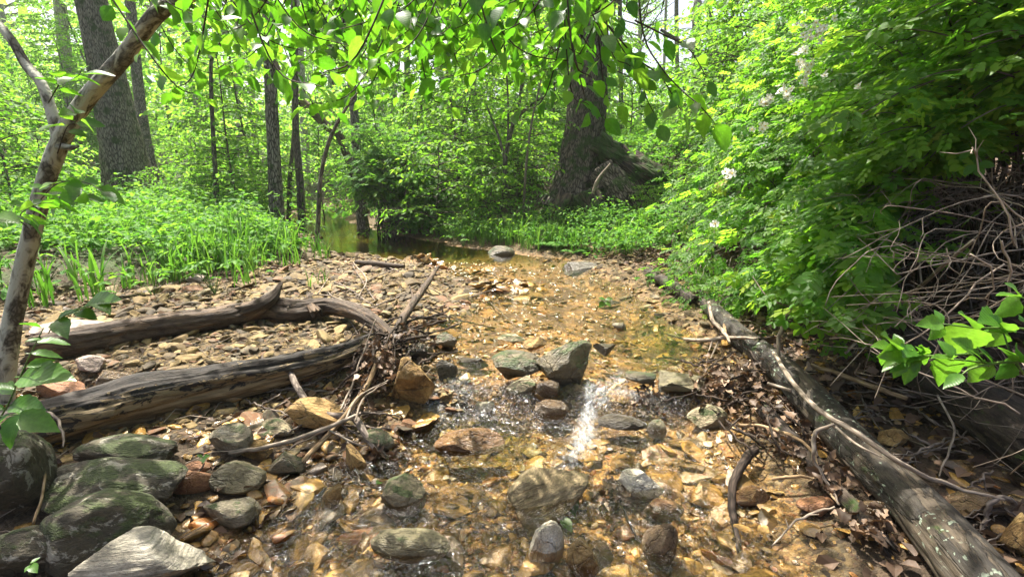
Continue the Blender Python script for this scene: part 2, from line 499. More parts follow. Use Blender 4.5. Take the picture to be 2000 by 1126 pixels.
M['green_stem'] = bark('green stem', (.05, .10, .02), (.11, .18, .04), fine=60, bump=.1, dist=.002, rough=.5)
M['moss_root'] = bark('mossy root', (.014, .011, .008), (.075, .058, .038), moss=.6, fine=20, bump=1, dist=.03)

def log_mat(name, d0, d1, w0, w1, wood=.5, moss=0.0, lichen=0.0, rough=.75, side=0.0):
    """weathered log: dark remaining bark, paler bare wood with grain where it has come off"""
    k = NT(name)
    tc = k.attr('tc').outputs['Vector']; ob = k.pos()
    grain = k.noise(k.scale(tc, 1, 1, .10), 70, 6, .68, .6)
    barkn = k.noise(k.scale(tc, 1, 1, .45), 34, 5, .65)
    mn = k.noise(k.scale(tc, 1, 1, .35), 9, 5, .6, .5)
    if side:                                                       # bark gone from the lower flank that faces the creek
        sp3 = k.n('ShaderNodeSeparateXYZ'); k.l(tc, sp3.inputs[0])
        mn = k.math('ADD', k.math('MULTIPLY_ADD', k.noise(k.scale(tc, 1, 1, .4), 22, 5, .7, 1.2), 1.0, k.math('SUBTRACT', mn, .5)), k.math('MULTIPLY', k.math('ADD', k.math('MULTIPLY', sp3.outputs[0], .6), sp3.outputs[1]), side))
    m = k.mapr(mn, .66 - wood * .3, .69 - wood * .3)
    cw = k.ramp(grain, [(.34, w0), (.64, w1)]); cb = k.ramp(barkn, [(.35, d0), (.65, d1)])
    col = k.mix(m, cb, cw)
    if lichen:
        lm = k.math('MULTIPLY', k.mapr(k.noise(ob, 42, 3, .6), .61, .64), k.mapr(k.noise(ob, 6, 2), .44, .58))
        col = k.mix(k.math('MULTIPLY', lm, lichen), col, (.33, .40, .30))
    if moss:
        mm = k.mapr(k.noise(ob, 6, 5, .65), .66 - moss * .3, .74 - moss * .28)
        col = k.mix(mm, col, (.04, .075, .012))
    h = k.math('ADD', k.math('MULTIPLY', grain, .5), k.math('MULTIPLY', k.mix(m, barkn, .2), .6))
    h2 = k.math('SUBTRACT', h, k.math('MULTIPLY', m, .25))
    return k.done(k.pbsdf(col, rough, k.bump(h2, 1.0, .016), .35))

M['log_rot'] = log_mat('rotten log wood', (.009, .0075, .006), (.04, .031, .022), (.08, .055, .026), (.28, .205, .105), wood=.44, side=1.7)
M['log_drift'] = log_mat('driftwood', (.026, .017, .010), (.085, .058, .037), (.048, .030, .017), (.16, .105, .06), wood=.45)
M['log_grey'] = log_mat('grey weathered log', (.010, .008, .006), (.036, .029, .020), (.026, .020, .013), (.080, .060, .038), wood=.46, moss=.22, lichen=.9, rough=.7)
M['log_dark'] = log_mat('dark damp log', (.012, .009, .007), (.05, .036, .026), (.05, .035, .025), (.10, .075, .05), wood=.4, moss=.25)

def rock_mat(name, stops, moss=0.0, rough=.75, strata=0.0, lichen=0.0, crack=.6, tint=None, mosscol=(.06, .095, .018), scale=1.0, per=False):
    k = NT(name)
    r = k.rndv()
    vec = k.n('ShaderNodeVectorMath', operation='MULTIPLY_ADD')
    k.l(k.obj() if not per else k.pos(), vec.inputs[0]); vec.inputs[1].default_value = (1, 1, 1)
    cx = k.n('ShaderNodeCombineXYZ')
    for i in range(3): k.l(k.math('MULTIPLY', r, 31.0 + 7 * i), cx.inputs[i])
    k.l(cx.outputs[0], vec.inputs[2])
    v = vec.outputs[0]
    sc = (scale * (16 if per else 1))
    big = k.noise(v, 1.9 * sc, 5, .6, .5)
    fine = k.noise(v, 11 * sc, 6, .7)
    if per:
        f = k.math('ADD', k.math('MULTIPLY', r, .72), k.math('MULTIPLY', big, .36))
        f = k.math('SUBTRACT', f, .04)
    else:
        f = k.math('ADD', k.math('MULTIPLY', big, .75), k.math('MULTIPLY', fine, .25))
    col = k.ramp(f, stops)
    h = k.math('ADD', k.math('MULTIPLY', fine, .5), big)
    if strata:
        w = k.noise(k.scale(v, .5, .5, 9), 2.4 * sc, 5, .65, .35)
        col = k.mix(k.math('MULTIPLY', k.mapr(w, .42, .60), strata), col, tint or (.12, .11, .085))
        h = k.math('ADD', h, k.math('MULTIPLY', w, .8 * strata))
    if crack:
        nc = k.n('ShaderNodeTexNoise'); k.l(v, nc.inputs['Vector']); nc.inputs['Scale'].default_value = 2.2 * sc; nc.inputs['Detail'].default_value = 4
        c = k.voro(k.add(v, k.scale(nc.outputs['Color'], .55 / sc, .55 / sc, .55 / sc)), 1.7 * sc, 'DISTANCE_TO_EDGE')
        wob = k.noise(v, 3.0 * sc, 3)
        cm = k.mapr(k.math('ADD', c, k.math('MULTIPLY', wob, .10)), .045, .085)
        col = k.mix(k.math('MULTIPLY', k.math('SUBTRACT', 1.0, cm), crack * .7), col, (.03, .022, .014))
        h = k.math('ADD', h, k.math('MULTIPLY', cm, .5 * crack))
    sp = k.mapr(k.math('ADD', k.math('MULTIPLY', k.noise(v, 26 * sc, 5, .75), .6), k.math('MULTIPLY', k.noise(v, 4.5 * sc, 4, .7), .4)), .36, .64, .50, 1.35)
    hs = k.n('ShaderNodeHueSaturation'); k.l(col, hs.inputs['Color']); k.l(sp, hs.inputs['Value']); col = hs.outputs[0]
    if lichen:
        lm = k.mapr(k.noise(v, 5 * sc, 5, .7, .6), .56, .60)
        col = k.mix(k.math('MULTIPLY', lm, lichen), col, (.36, .34, .27))
    if moss:
        nz = k.n('ShaderNodeSeparateXYZ'); k.l(k.n('ShaderNodeNewGeometry').outputs['Normal'], nz.inputs[0])
        mm = k.mapr(k.math('ADD', k.noise(v, 2.6 * sc, 5, .65), k.math('MULTIPLY', nz.outputs[2], .18)), .78 - moss * .38, .86 - moss * .34)
        col = k.mix(k.math('MULTIPLY', mm, .9), col, k.ramp(k.noise(v, 30 * sc, 3), [(.3, tuple(c * .4 for c in mosscol)), (.7, mosscol)]))
        h = k.math('ADD', h, k.math('MULTIPLY', k.math('MULTIPLY', mm, k.noise(v, 40 * sc, 3)), .5))
    return k.done(k.pbsdf(col, rough, k.bump(h, .75, .05 if not per else .006), .45 if rough > .5 else .6))

OCH = [(.30, (.11, .06, .018)), (.45, (.26, .15, .045)), (.58, (.40, .26, .09)), (.72, (.54, .42, .22))]
M['r_ochre'] = rock_mat('ochre rock', OCH, crack=.9)
M['r_ochre_wet'] = rock_mat('wet ochre rock', [(p, tuple(c * .7 for c in q)) for p, q in OCH], rough=.22, crack=.8)
M['r_tan_moss'] = rock_mat('mossy tan rock', [(.3, (.15, .12, .065)), (.55, (.33, .27, .16)), (.75, (.45, .38, .25))], moss=.42, crack=.5)
M['r_grey'] = rock_mat('grey rock', [(.3, (.11, .09, .055)), (.55, (.23, .195, .125)), (.75, (.37, .33, .23))], moss=.25, lichen=.5, crack=.5)
M['r_greygreen'] = rock_mat('grey green rock', [(.3, (.085, .070, .034)), (.55, (.19, .16, .08)), (.75, (.32, .275, .15))], moss=.15, crack=.35, rough=.5)
M['r_dark'] = rock_mat('dark wet rock', [(.3, (.026, .020, .010)), (.55, (.065, .050, .026)), (.75, (.135, .105, .055))], rough=.32, crack=.3)
M['r_dark_moss'] = rock_mat('dark mossy rock', [(.3, (.045, .035, .015)), (.55, (.125, .095, .043)), (.75, (.26, .20, .10))], moss=.42, rough=.5, strata=.3)
M['r_moss'] = rock_mat('moss covered boulder', [(.3, (.022, .018, .010)), (.55, (.065, .053, .029)), (.75, (.15, .125, .075))], moss=.46, lichen=.6, crack=.25, mosscol=(.05, .075, .010))
M['r_wedge'] = rock_mat('layered tan wedge rock', [(.3, (.17, .12, .055)), (.5, (.32, .24, .12)), (.75, (.48, .39, .23))], strata=.6, tint=(.13, .10, .05), crack=.25)
M['r_quartz'] = rock_mat('white quartz rock', [(.3, (.34, .28, .17)), (.5, (.55, .49, .36)), (.7, (.70, .66, .56))], crack=.6, rough=.45)
M['r_streak'] = rock_mat('streaked pale slab', [(.3, (.25, .22, .15)), (.5, (.40, .36, .27)), (.7, (.50, .47, .39))], strata=.75, tint=(.14, .13, .095), crack=.1)
M['r_rust'] = rock_mat('rusty orange rock', [(.3, (.17, .07, .028)), (.5, (.31, .14, .055)), (.7, (.42, .23, .11))], crack=.5, rough=.5)
M['r_rust_wet'] = rock_mat('wet orange rock', [(.3, (.07, .036, .014)), (.5, (.165, .085, .030)), (.7, (.27, .17, .07))], crack=.5, rough=.18)
M['r_pink'] = rock_mat('pale pinkish rock', [(.3, (.26, .19, .145)), (.5, (.40, .31, .25)), (.7, (.50, .42, .35))], crack=.3)
M['r_brown'] = rock_mat('brown wet rock', [(.3, (.06, .037, .018)), (.5, (.14, .09, .045)), (.7, (.24, .17, .09))], crack=.5, rough=.22)
STN = [(.0, (.022, .017, .010)), (.18, (.052, .038, .019)), (.36, (.105, .070, .026)), (.5, (.18, .118, .038)), (.62, (.25, .178, .070)), (.74, (.105, .09, .055)), (.84, (.145, .06, .019)), (.93, (.18, .145, .085)), (1, (.34, .285, .175))]
M['stone_dry'] = rock_mat('loose dry stones', STN, per=True, crack=.0, rough=.8)
M['stone_wet'] = rock_mat('wet creek stones', [(p, (c[0] * 1.75, c[1] * 1.48, c[2] * 1.08)) for p, c in STN], per=True, crack=.0, rough=.2)

def ground_mat():
    k = NT('forest ground and gravel')
    p = k.pos()
    wet = k.attr('wet').outputs['Fac']; grn = k.attr('green').outputs['Fac']; litter_shade = k.attr('litter').outputs['Fac']
    cell = k.voro(p, 55, 'F1', 'Color'); cd = k.voro(p, 55, 'F1', 'Distance')
    cell2 = k.voro(p, 130, 'F1', 'Color'); cd2 = k.voro(p, 130, 'F1', 'Distance')
    sep = k.n('ShaderNodeSeparateColor'); k.l(cell, sep.inputs[0]); sep2 = k.n('ShaderNodeSeparateColor'); k.l(cell2, sep2.inputs[0])
    g1 = k.ramp(sep.outputs[0], STN); g2 = k.ramp(sep2.outputs[1], STN)
    gr = k.mix(k.mapr(k.noise(p, 9, 3), .42, .58), g1, g2)
    gr = k.mix(k.mapr(k.noise(p, 5, 5, .65), .5, .7, 0, .75), gr, (.10, .068, .036))
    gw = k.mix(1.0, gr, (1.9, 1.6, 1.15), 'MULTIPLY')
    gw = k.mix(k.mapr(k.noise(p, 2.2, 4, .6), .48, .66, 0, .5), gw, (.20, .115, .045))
    bed_sun = k.ramp(k.noise(p, 3.1, 4, .65, .6), [(.36, (.42, .36, .30)), (.5, (1.1, 1.08, 1.0)), (.64, (1.9, 1.75, 1.4))])  # sunlit gold and dark patches painted into the wet bed colour
    gw = k.mix(1.0, gw, bed_sun, 'MULTIPLY')
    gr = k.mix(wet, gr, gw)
    gr = k.mix(1.0, gr, (.62, .60, .56), 'MULTIPLY')
    soil = k.ramp(k.noise(p, 14, 6, .7), [(.3, (.016, .011, .007)), (.5, (.042, .028, .017)), (.7, (.095, .063, .037))])
    green = k.ramp(k.noise(p, 20, 5, .7), [(.3, (.018, .028, .008)), (.5, (.035, .06, .014)), (.7, (.06, .085, .022))])
    col = k.mix(litter_shade, gr, soil)
    col = k.mix(k.math('MULTIPLY', grn, k.mapr(k.noise(p, 2.5, 4), .35, .55)), col, green)
    h = k.math('ADD', k.math('MULTIPLY', k.math('SUBTRACT', .6, cd), .8), k.math('MULTIPLY', cd2, -.4))
    h = k.math('ADD', h, k.math('MULTIPLY', k.noise(p, 30, 5, .7), .8))
    rough = k.mapr(wet, 0, 1, .88, .45)
    return k.done(k.pbsdf(col, rough, k.bump(h, .8, .014), .35))
M['ground'] = ground_mat()

def water_mat():
    k = NT('clear creek water')
    p = k.pos()
    turb = k.attr('turb').outputs['Fac']; foam_glint = k.attr('foam_glint').outputs['Fac']
    n1 = k.noise(k.scale(p, 1.0, .7, 1), 16, 3, .55, .6); n2 = k.noise(k.scale(p, 1.2, .55, 1), 44, 3, .6, .8)
    n3 = k.noise(p, 3.0, 2)
    amp = k.mapr(turb, 0, 1, .03, 2.0)
    h = k.math('MULTIPLY', k.math('ADD', k.math('ADD', k.math('MULTIPLY', n1, 1.5), k.math('MULTIPLY', n2, .38)), k.math('MULTIPLY', n3, .6)), amp)
    nm = k.bump(h, 1.0, .022)
    fr = k.n('ShaderNodeFresnel'); fr.inputs['IOR'].default_value = 1.42; k.l(nm, fr.inputs['Normal'])
    tr = k.n('ShaderNodeBsdfTransparent'); k.l(k.mix(k.attr('deep').outputs['Fac'], (.97, .95, .88), (.42, .46, .20)), tr.inputs['Color'])
    gl = k.n('ShaderNodeBsdfGlossy'); gl.inputs['Roughness'].default_value = .07; k.l(nm, gl.inputs['Normal'])
    mx = k.n('ShaderNodeMixShader'); k.l(fr.outputs[0], mx.inputs[0]); k.l(tr.outputs[0], mx.inputs[1]); k.l(gl.outputs[0], mx.inputs[2])
    fo = k.pbsdf((.80, .82, .82), .35, nm, .5)
    fn = k.math('MULTIPLY', k.mapr(k.math('ADD', k.noise(k.scale(p, 1.7, .45, 1.0), 30, 5, .7, 1.6), k.math('MULTIPLY', foam_glint, .22)), .54, .82), k.mapr(foam_glint, .05, .5), clamp=True)
    fa = k.math('ADD', k.math('MULTIPLY', fn, .26), k.math('MULTIPLY', k.mapr(foam_glint, .2, 1.0), .07))
    m2 = k.n('ShaderNodeMixShader'); k.l(fa, m2.inputs[0]); k.l(mx.outputs[0], m2.inputs[1]); k.l(fo, m2.inputs[2])
    return k.done(m2.outputs[0])
M['water'] = water_mat()

def plain(name, col, rough=.6, spec=.4, tl=0.0):
    k = NT(name)
    n = k.noise(k.obj(), 9, 3)
    c = k.mix(k.mapr(n, .35, .65, .0, .35), col, tuple(x * .75 for x in col))
    d = k.pbsdf(c, rough, None, spec)
    if tl:
        t = k.n('ShaderNodeBsdfTranslucent'); t.inputs['Color'].default_value = (*col, 1)
        mx = k.n('ShaderNodeMixShader'); mx.inputs[0].default_value = tl; k.l(d, mx.inputs[1]); k.l(t.outputs[0], mx.inputs[2]); d = mx.outputs[0]
    return k.done(d)
M['petal'] = plain('white petal', (.80, .79, .74), .6, .3, .3)
M['stamen'] = plain('yellow stamens', (.62, .42, .06), .7)
M['droplet'] = plain('white water froth', (.8, .83, .84), .25)

k_ = NT('thin woodland haze')
pv = k_.n('ShaderNodeVolumePrincipled')
pv.inputs['Color'].default_value = (.90, .95, .86, 1); pv.inputs['Density'].default_value = .0011; pv.inputs['Anisotropy'].default_value = .3
k_.l(pv.outputs[0], k_.out.inputs['Volume'])
M['haze'] = k_.m
# ------------------------------------------------------------------ ground sheet
def graded(lo, a, b, hi, step, grow=1.16):
    mid = np.arange(a, b + 1e-6, step)
    up = []; x, s = b, step
    while x < hi: s *= grow; x += s; up.append(x)
    dn = []; x, s = a, step
    while x > lo: s *= grow; x -= s; dn.append(x)
    return np.concatenate([dn[::-1], mid, up])

gx = graded(-85, -4.6, 3.4, 85, .04); gy = graded(-30, .7, 8.2, 95, .04)
X, Y = np.meshgrid(gx, gy)
Z = H(X, Y)
nx, ny = len(gx), len(gy)
i = (np.arange(ny - 1)[:, None] * nx + np.arange(nx - 1)[None]).ravel()
mb = MB()
mb.add(np.stack([X, Y, Z], -1).reshape(-1, 3), np.stack([i, i + 1, i + nx + 1, i + nx], 1))
Lx, Rx, Bx, Ex = edges(Y)
wz = water_z(X, Y)
din = np.minimum(X - Lx, Rx - X)
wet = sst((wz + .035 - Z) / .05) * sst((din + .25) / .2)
grn = sst((Bx - X) / .7) * .9 + sst((X - Ex - .5) / 1.5) * sst((Y - 6.5) / 2) * .7
litter_shade = np.maximum(sst((X - Ex + .1) / .5) * .95, sst((Bx - X) / .5) * .75)
litter_shade = np.maximum(litter_shade, sst((2.6 - Y) / .5) * sst((Lx + .12 - X) / .3) * .75)
litter_shade = np.maximum(litter_shade, sst((3.6 - Y) / .6) * sst((X - Rx - .05) / .3) * .95)  # dark soil over the near right shore paints in its deep shade
ground = tag(link('ground', mb.mesh('ground', M['ground'], extra={'wet': wet.ravel(), 'green': grn.ravel(), 'litter': litter_shade.ravel()})), 'forest floor with soil, moss and creek gravel', kind='structure')

# ------------------------------------------------------------------ creek water
u = np.linspace(0, 1, 64)
wy = np.concatenate([np.arange(.0, 1.6, .03), np.arange(1.6, 3.6, .02), np.arange(3.6, 14, .05), np.arange(14, 22, .5)])
lw, rw, _, _ = edges(wy)
WX = (lw - .45)[:, None] * (1 - u) + (rw + .45)[:, None] * u
WYY = np.broadcast_to(wy[:, None], WX.shape)
WZ = water_z(WX, WYY)
drop = np.exp(-((WYY - 2.62) / .35) ** 2)
run = np.clip(sst((6.3 - WYY) / .8), 0, 1)
turb = np.clip(.30 * run + .45 * drop + .25 * sst((2.3 - WYY) / .5), .03, 1)
pool = np.exp(-((WX + .12) ** 2 / .10 + (WYY - 2.25) ** 2 / .06)) + np.exp(-((WX - 1.0) ** 2 / .10 + (WYY - 3.35) ** 2 / .2)) * .8
turb = np.clip(turb * (1 - .6 * np.clip(pool, 0, 1)), .03, 1)
turb = turb * (1 - .85 * sst((WYY - 6.3) / .7))
WZ = WZ + drop * .014 * fbm(np.stack([WX * 9, WYY * 9, WX * 0], -1), 3, 3) + .004 * run * fbm(np.stack([WX * 7, WYY * 5, WX * 0], -1), 2, 4)
foam_glint = np.zeros_like(WX)
FALL = smooth_path(np.array([[1215, 725, 22, .3], [1190, 750, 20, .6], [1160, 775, 18, .9], [1148, 810, 17, 1.0], [1142, 845, 24, .95], [1128, 880, 34, .7], [1100, 905, 40, .4], [1070, 925, 40, .2]]), 40)
FALL2 = smooth_path(np.array([[1290, 760, 20, .2], [1230, 768, 12, .6], [1185, 772, 12, .7], [1158, 785, 14, .8]]), 20)
for (fx, fy, rx, ry, a) in [(q[0], q[1], q[2] * .8, q[2] * .6, q[3]) for q in np.vstack([FALL, FALL2])] + [(872, 742, 12, 24, .55), (850, 800, 26, 40, .5), (905, 775, 40, 16, .35), (1330, 935, 50, 24, .22), (640, 1005, 40, 26, .3), (1180, 700, 40, 30, .25), (1260, 655, 60, 20, .2)]:  # faint last spots paint water glints as foam, beside the real white water
    d = CR * (fx - 1000) / F + CU * (563 - fy) / F + CF
    zz = -.06; t = (zz - CAM_H) / d[2]; c = CO + d * t
    for _ in range(3):
        zz = float(water_z(c[0], c[1])); t = (zz - CAM_H) / d[2]; c = CO + d * t
    sx = rx * t / F; sy = ry * t / F / .55
    foam_glint = np.maximum(foam_glint, a * np.exp(-((WX - c[0]) / sx) ** 2 - ((WYY - c[1]) / sy) ** 2))
mb = MB(); n = len(u)
i = (np.arange(len(wy) - 1)[:, None] * n + np.arange(n - 1)[None]).ravel()
mb.add(np.stack([WX, WYY, WZ], -1).reshape(-1, 3), np.stack([i, i + 1, i + n + 1, i + n], 1))
water = tag(link('creek_water', mb.mesh('creek_water', M['water'], extra={'turb': turb.ravel(), 'foam_glint': foam_glint.ravel(), 'deep': np.clip(pool * .8 + sst((WYY - 6.4) / .8), 0, 1).ravel()})), 'shallow clear creek water running over stones', kind='structure')

# ------------------------------------------------------------------ stones
_ico = {}
def ico(level):
    if level not in _ico:
        bm = bmesh.new(); bmesh.ops.create_icosphere(bm, subdivisions=level, radius=1.0)
        bm.verts.ensure_lookup_table()
        _ico[level] = (np.array([v.co[:] for v in bm.verts]), np.array([[v.index for v in f.verts] for f in bm.faces])); bm.free()
    return _ico[level]

def rock_shape(seed, level, cuts=14, dmin=.45, dmax=.82, rough=.085, round_=0.0, strata=0.0):
    """a stone broken along flat planes, then roughened; fits a unit box"""
    r = np.random.default_rng(seed)
    v, f = ico(level); v = v.copy(); base = v.copy()
    for k in range(cuts):
        n = nrm(r.normal(0, 1, 3)); d = r.uniform(dmin, dmax)
        s = v @ n - d
        v -= np.where(s > 0, s, 0)[:, None] * n * (.96 - round_ * .35)
    v /= np.abs(v).max(0)
    if rough:
        dr = nrm(v + base * .5)
        v += dr * (rough * fbm(v * 2.6 + seed, 5, seed % 97))[:, None] + dr * (rough * .35 * fbm(v * 9 + seed, 3, seed % 89))[:, None]
    if strata:
        a = nrm(np.array([.25, .15, 1.0])); q = v @ a
        st = vnoise(np.stack([q * 9, v[:, 0] * .6, v[:, 1] * .6], -1), seed % 71)
        dr = nrm(v * np.array([1, 1, .15])); v += dr * (strata * st)[:, None]
    return v / np.abs(v).max(0) * .5, f

def rock_mesh(name, seed, level, mat, smooth=True, **kw):
    v, f = rock_shape(seed, level, **kw)
    mb = MB(); mb.add(v, f)
    me = mb.mesh(name, mat, smooth=smooth)
    if smooth and level >= 4:
        me.set_sharp_from_angle(angle=math.radians(40))
    return me

HERO_AT = []
def hero(px, py, w, h, mat, label, cat='rock', name='rock', dk=.8, turn=0.0, sink=.22, seed=None, level=5, tilt=(0, 0), hz=None, group=None, dz=0.0, **kw):
    """a stone whose picture is centred at px,py and is w by h photo pixels, standing on the ground there"""
    global _hs
    seed = seed or (int(px * 7 + py * 13) % 9973)
    p = T(px, py + h * .28, dz)
    Lh, Rh, _, _ = edges(p[1])
    if Lh < p[0] < Rh: dz += max(0.0, float(water_z(p[0], p[1])) - .05 - float(H(p[0], p[1])))   # rests high enough to break the surface
    for _ in range(4):
        depth = (p - CO) @ CF
        wid = w * depth / F; ho = h * depth / F
        al = math.atan2(CAM_H - p[2], p[1])
        dp = dk * wid
        hh = max((ho * 1.12 - dp * .55 * math.sin(al)) / math.cos(al), ho * .55) if hz is None else hz * ho
        p = T(px, py, dz + hh * (.5 - sink))
    me = rock_mesh(name, seed, level, M[mat], **kw)
    o = link(name, me, None, p, (tilt[0], tilt[1], turn), (wid * 1.1, dp, hh * 1.08))
    o.rotation_mode = 'XYZ'
    tag(o, label, cat, group)
    HERO_AT.append((p[0], p[1], max(wid, dp) * .5, p[2] + hh * .5))
    return o

hero(800, 742, 92, 104, 'r_ochre', 'upright cracked ochre boulder at the tip of the rotten log', dk=.75, cuts=11, seed=31, sink=.1)
hero(1108, 716, 112, 104, 'r_dark_moss', 'large angular mossy boulder standing beside the little waterfall', dk=.8, cuts=9, seed=12, turn=.5, tilt=(.12, -.15), strata=.05, sink=.26)
hero(1010, 716, 105, 66, 'r_dark_moss', 'dark sloping boulder left of the angular mossy boulder', dk=.8, cuts=10, seed=8, sink=.12)
hero(1022, 750, 62, 40, 'r_tan_moss', 'small mossy rock below the dark sloping boulder', cuts=10, seed=44, level=4, sink=.1)
hero(1070, 762, 44, 44, 'r_brown', 'small wet brown rock under the angular mossy boulder', cuts=10, seed=45, level=4, sink=.1)
hero(1077, 803, 62, 46, 'r_brown', 'rounded shiny brown rock between the pool and the waterfall', cuts=8, round_=.8, seed=46, level=4, sink=.12)
hero(926, 708, 62, 26, 'r_dark', 'black flat topped slab at the upper edge of the green pool', cuts=9, seed=47, level=4, dk=.6, hz=.9)
hero(870, 722, 44, 46, 'r_dark', 'dark wet rock with a thin trickle, beside the ochre boulder', cuts=9, seed=48, level=4)
hero(825, 690, 60, 40, 'r_dark', 'dark block behind the ochre boulder beneath the leaf clump', cuts=9, seed=49, level=4)
hero(868, 668, 52, 40, 'r_dark_moss', 'dark greenish rock at the left margin of the upper channel', cuts=9, seed=149, level=4)
hero(1218, 823, 92, 34, 'r_dark', 'dark flat stone right of the white water', cuts=10, round_=.7, seed=50, dk=.55, sink=.0, dz=.02)
hero(1282, 838, 36, 36, 'r_greygreen', 'bluish grey cobble touching the dark flat stone', cuts=7, round_=.9, seed=51, level=4, sink=.1)
hero(1322, 745, 124, 42, 'r_greygreen', 'flat grey green slab above the leaf pile on the right', cuts=9, seed=52, dk=.6, sink=.0)
hero(1250, 735, 56, 30, 'r_dark_moss', 'mossy hump left of the flat grey green slab', cuts=8, seed=152, level=4, round_=.6)
hero(1381, 815, 70, 50, 'r_tan_moss', 'mossy ochre block at the foot of the brown leaf pile', cuts=10, seed=53, sink=.1)
hero(918, 868, 130, 60, 'r_rust_wet', 'long wet orange brown boulder at the lower lip of the green pool', cuts=9, seed=54, dk=.55, sink=.1)
hero(1062, 962, 175, 92, 'r_wedge', 'long tan wedge of layered stone lying aslant in the shallows', dk=.62, cuts=7, seed=96, turn=.72, tilt=(.12, -.22), sink=.18, dmin=.35, dmax=.6, strata=.03)
hero(1066, 1062, 66, 88, 'r_quartz', 'pale yellow upright stone with a dark seam in front of the wedge', dk=.6, cuts=9, seed=56, sink=.2, turn=.25)
hero(803, 1062, 144, 62, 'r_greygreen', 'smooth grey green stone with a notched side in the shallows', dk=.5, cuts=7, round_=1.0, seed=57, sink=.05)
hero(777, 964, 100, 76, 'r_tan_moss', 'mossy tan block standing in the shallow water', dk=.75, cuts=9, seed=58, sink=.15)
hero(650, 974, 36, 60, 'r_ochre', 'thin upright ochre shard at the left of the shallows', dk=.5, cuts=8, seed=59, level=4, turn=.3, tilt=(0, .25))
hero(456, 994, 116, 62, 'r_grey', 'rounded pale grey stone with lichen on the left bank', dk=.7, cuts=9, round_=.5, seed=60, sink=.1)
hero(463, 932, 104, 62, 'r_greygreen', 'square grey green block above the rounded pale grey stone', dk=.6, cuts=8, seed=61, sink=.1)
hero(448, 858, 84, 66, 'r_grey', 'dark grey angular block below the rotten log', dk=.7, cuts=9, seed=62, sink=.1)
hero(268, 880, 216, 66, 'r_moss', 'long mossy boulder tucked under the rotten log', dk=.5, cuts=8, round_=.5, seed=63, sink=.1)
hero(205, 948, 286, 118, 'r_moss', 'broad dark mossy boulder in the left foreground', dk=.55, cuts=8, round_=.7, seed=64, sink=.12)
hero(178, 1042, 262, 146, 'r_moss', 'rounded mossy boulder with pale lichen ridge in the left foreground', dk=.6, cuts=8, round_=.7, seed=65, sink=.12)
hero(32, 930, 170, 170, 'r_moss', 'black green mossy boulder at the left edge under the sapling', dk=.7, cuts=8, round_=.8, seed=66, sink=.1)
hero(60, 1075, 150, 120, 'r_moss', 'low brown mossy stone in the bottom left corner', dk=.8, cuts=8, round_=.6, seed=166, sink=.25)
hero(282, 1092, 226, 118, 'r_streak', 'flat streaked pale slab in the bottom left foreground', dk=.55, cuts=6, seed=67, sink=.1, turn=.18, dmin=.4, dmax=.7)
hero(1245, 944, 92, 58, 'r_quartz', 'white and cream rock in the shallows right of the wedge', dk=.65, cuts=11, seed=68, sink=.1)
hero(1296, 990, 72, 50, 'r_rust_wet', 'wet orange stone just below the white and cream rock', dk=.7, cuts=8, round_=.5, seed=69, level=4)
hero(1296, 1062, 76, 80, 'r_brown', 'round brown stone with a shiny top near the bottom edge', dk=.8, cuts=7, round_=.9, seed=70)
hero(1466, 966, 82, 46, 'r_rust_wet', 'wet orange slab near the black curved branch', dk=.6, cuts=8, seed=71, level=4)
hero(690, 900, 46, 62, 'r_ochre', 'ochre block under the crossed sticks', dk=.6, cuts=9, seed=72, level=4, tilt=(0, -.2))
hero(540, 834, 84, 32, 'r_tan_moss', 'flat tan slab below the grey bent branch', dk=.6, cuts=8, seed=73, level=4, turn=-.1)
hero(560, 905, 70, 48, 'r_dark_moss', 'dark sloping stone right of the square grey green block', dk=.7, cuts=8, seed=173, level=4)
hero(500, 880, 62, 44, 'r_ochre', 'pale ochre stone between the grey block and the dark sloping stone', dk=.7, cuts=9, seed=174, level=4)
hero(625, 810, 110, 70, 'r_ochre', 'orange brown slab leaning under the crossed sticks', dk=.6, cuts=8, seed=175, level=5, tilt=(.2, .15))
hero(378, 940, 66, 46, 'r_rust', 'rust red broken block beside the mossy boulders', dk=.6, cuts=8, seed=74, level=4, turn=.5, tilt=(0, .25))
hero(385, 912, 52, 24, 'r_rust', 'small smooth rust red cobble on top of the broken block', dk=.5, cuts=6, round_=.9, seed=75, level=4, dz=.02)
hero(1130, 525, 72, 26, 'r_dark', 'flat dark rock on the far gravel shore below the great tree', dk=.6, cuts=12, seed=76, level=4, sink=.3)
hero(1182, 680, 42, 28, 'r_dark', 'dark stone breaking the surface in the upper channel', cuts=8, seed=77, level=4, dz=.06)
hero(1211, 637, 30, 19, 'r_grey', 'small grey stone farther up the right channel', cuts=8, seed=78, level=4, dz=.06)
hero(1046, 672, 46, 28, 'r_ochre', 'ochre cobble lying behind the dark sloping boulder', cuts=8, seed=79, level=4, dz=.04)
hero(1000, 662, 54, 22, 'r_tan_moss', 'low mossy stone left of the ochre cobble in the riffle', cuts=8, seed=179, level=4, dz=.04)
hero(130, 642, 180, 34, 'r_pink', 'long pale pinkish rock behind the driftwood log', dk=.4, cuts=8, round_=.4, seed=80, level=4, sink=0)
hero(118, 760, 86, 46, 'r_rust', 'orange brown stone in front of the sapling base', dk=.7, cuts=8, seed=81, level=4)
hero(178, 712, 62, 38, 'r_pink', 'pale grey pink stone on the gravel between the two logs', dk=.7, cuts=8, seed=82, level=4)
hero(228, 738, 96, 44, 'r_brown', 'broad brown stone on the gravel above the rotten log', dk=.7, cuts=8, seed=83, level=4)
hero(975, 494, 56, 26, 'r_dark_moss', 'low mossy stone at the far right shore by the ferns', dk=.6, cuts=7, round_=.7, seed=84, level=4, sink=.1)
hero(1742, 858, 60, 46, 'r_ochre', 'ochre stone in the shade behind the grey log', dk=.7, cuts=9, seed=85, level=4)
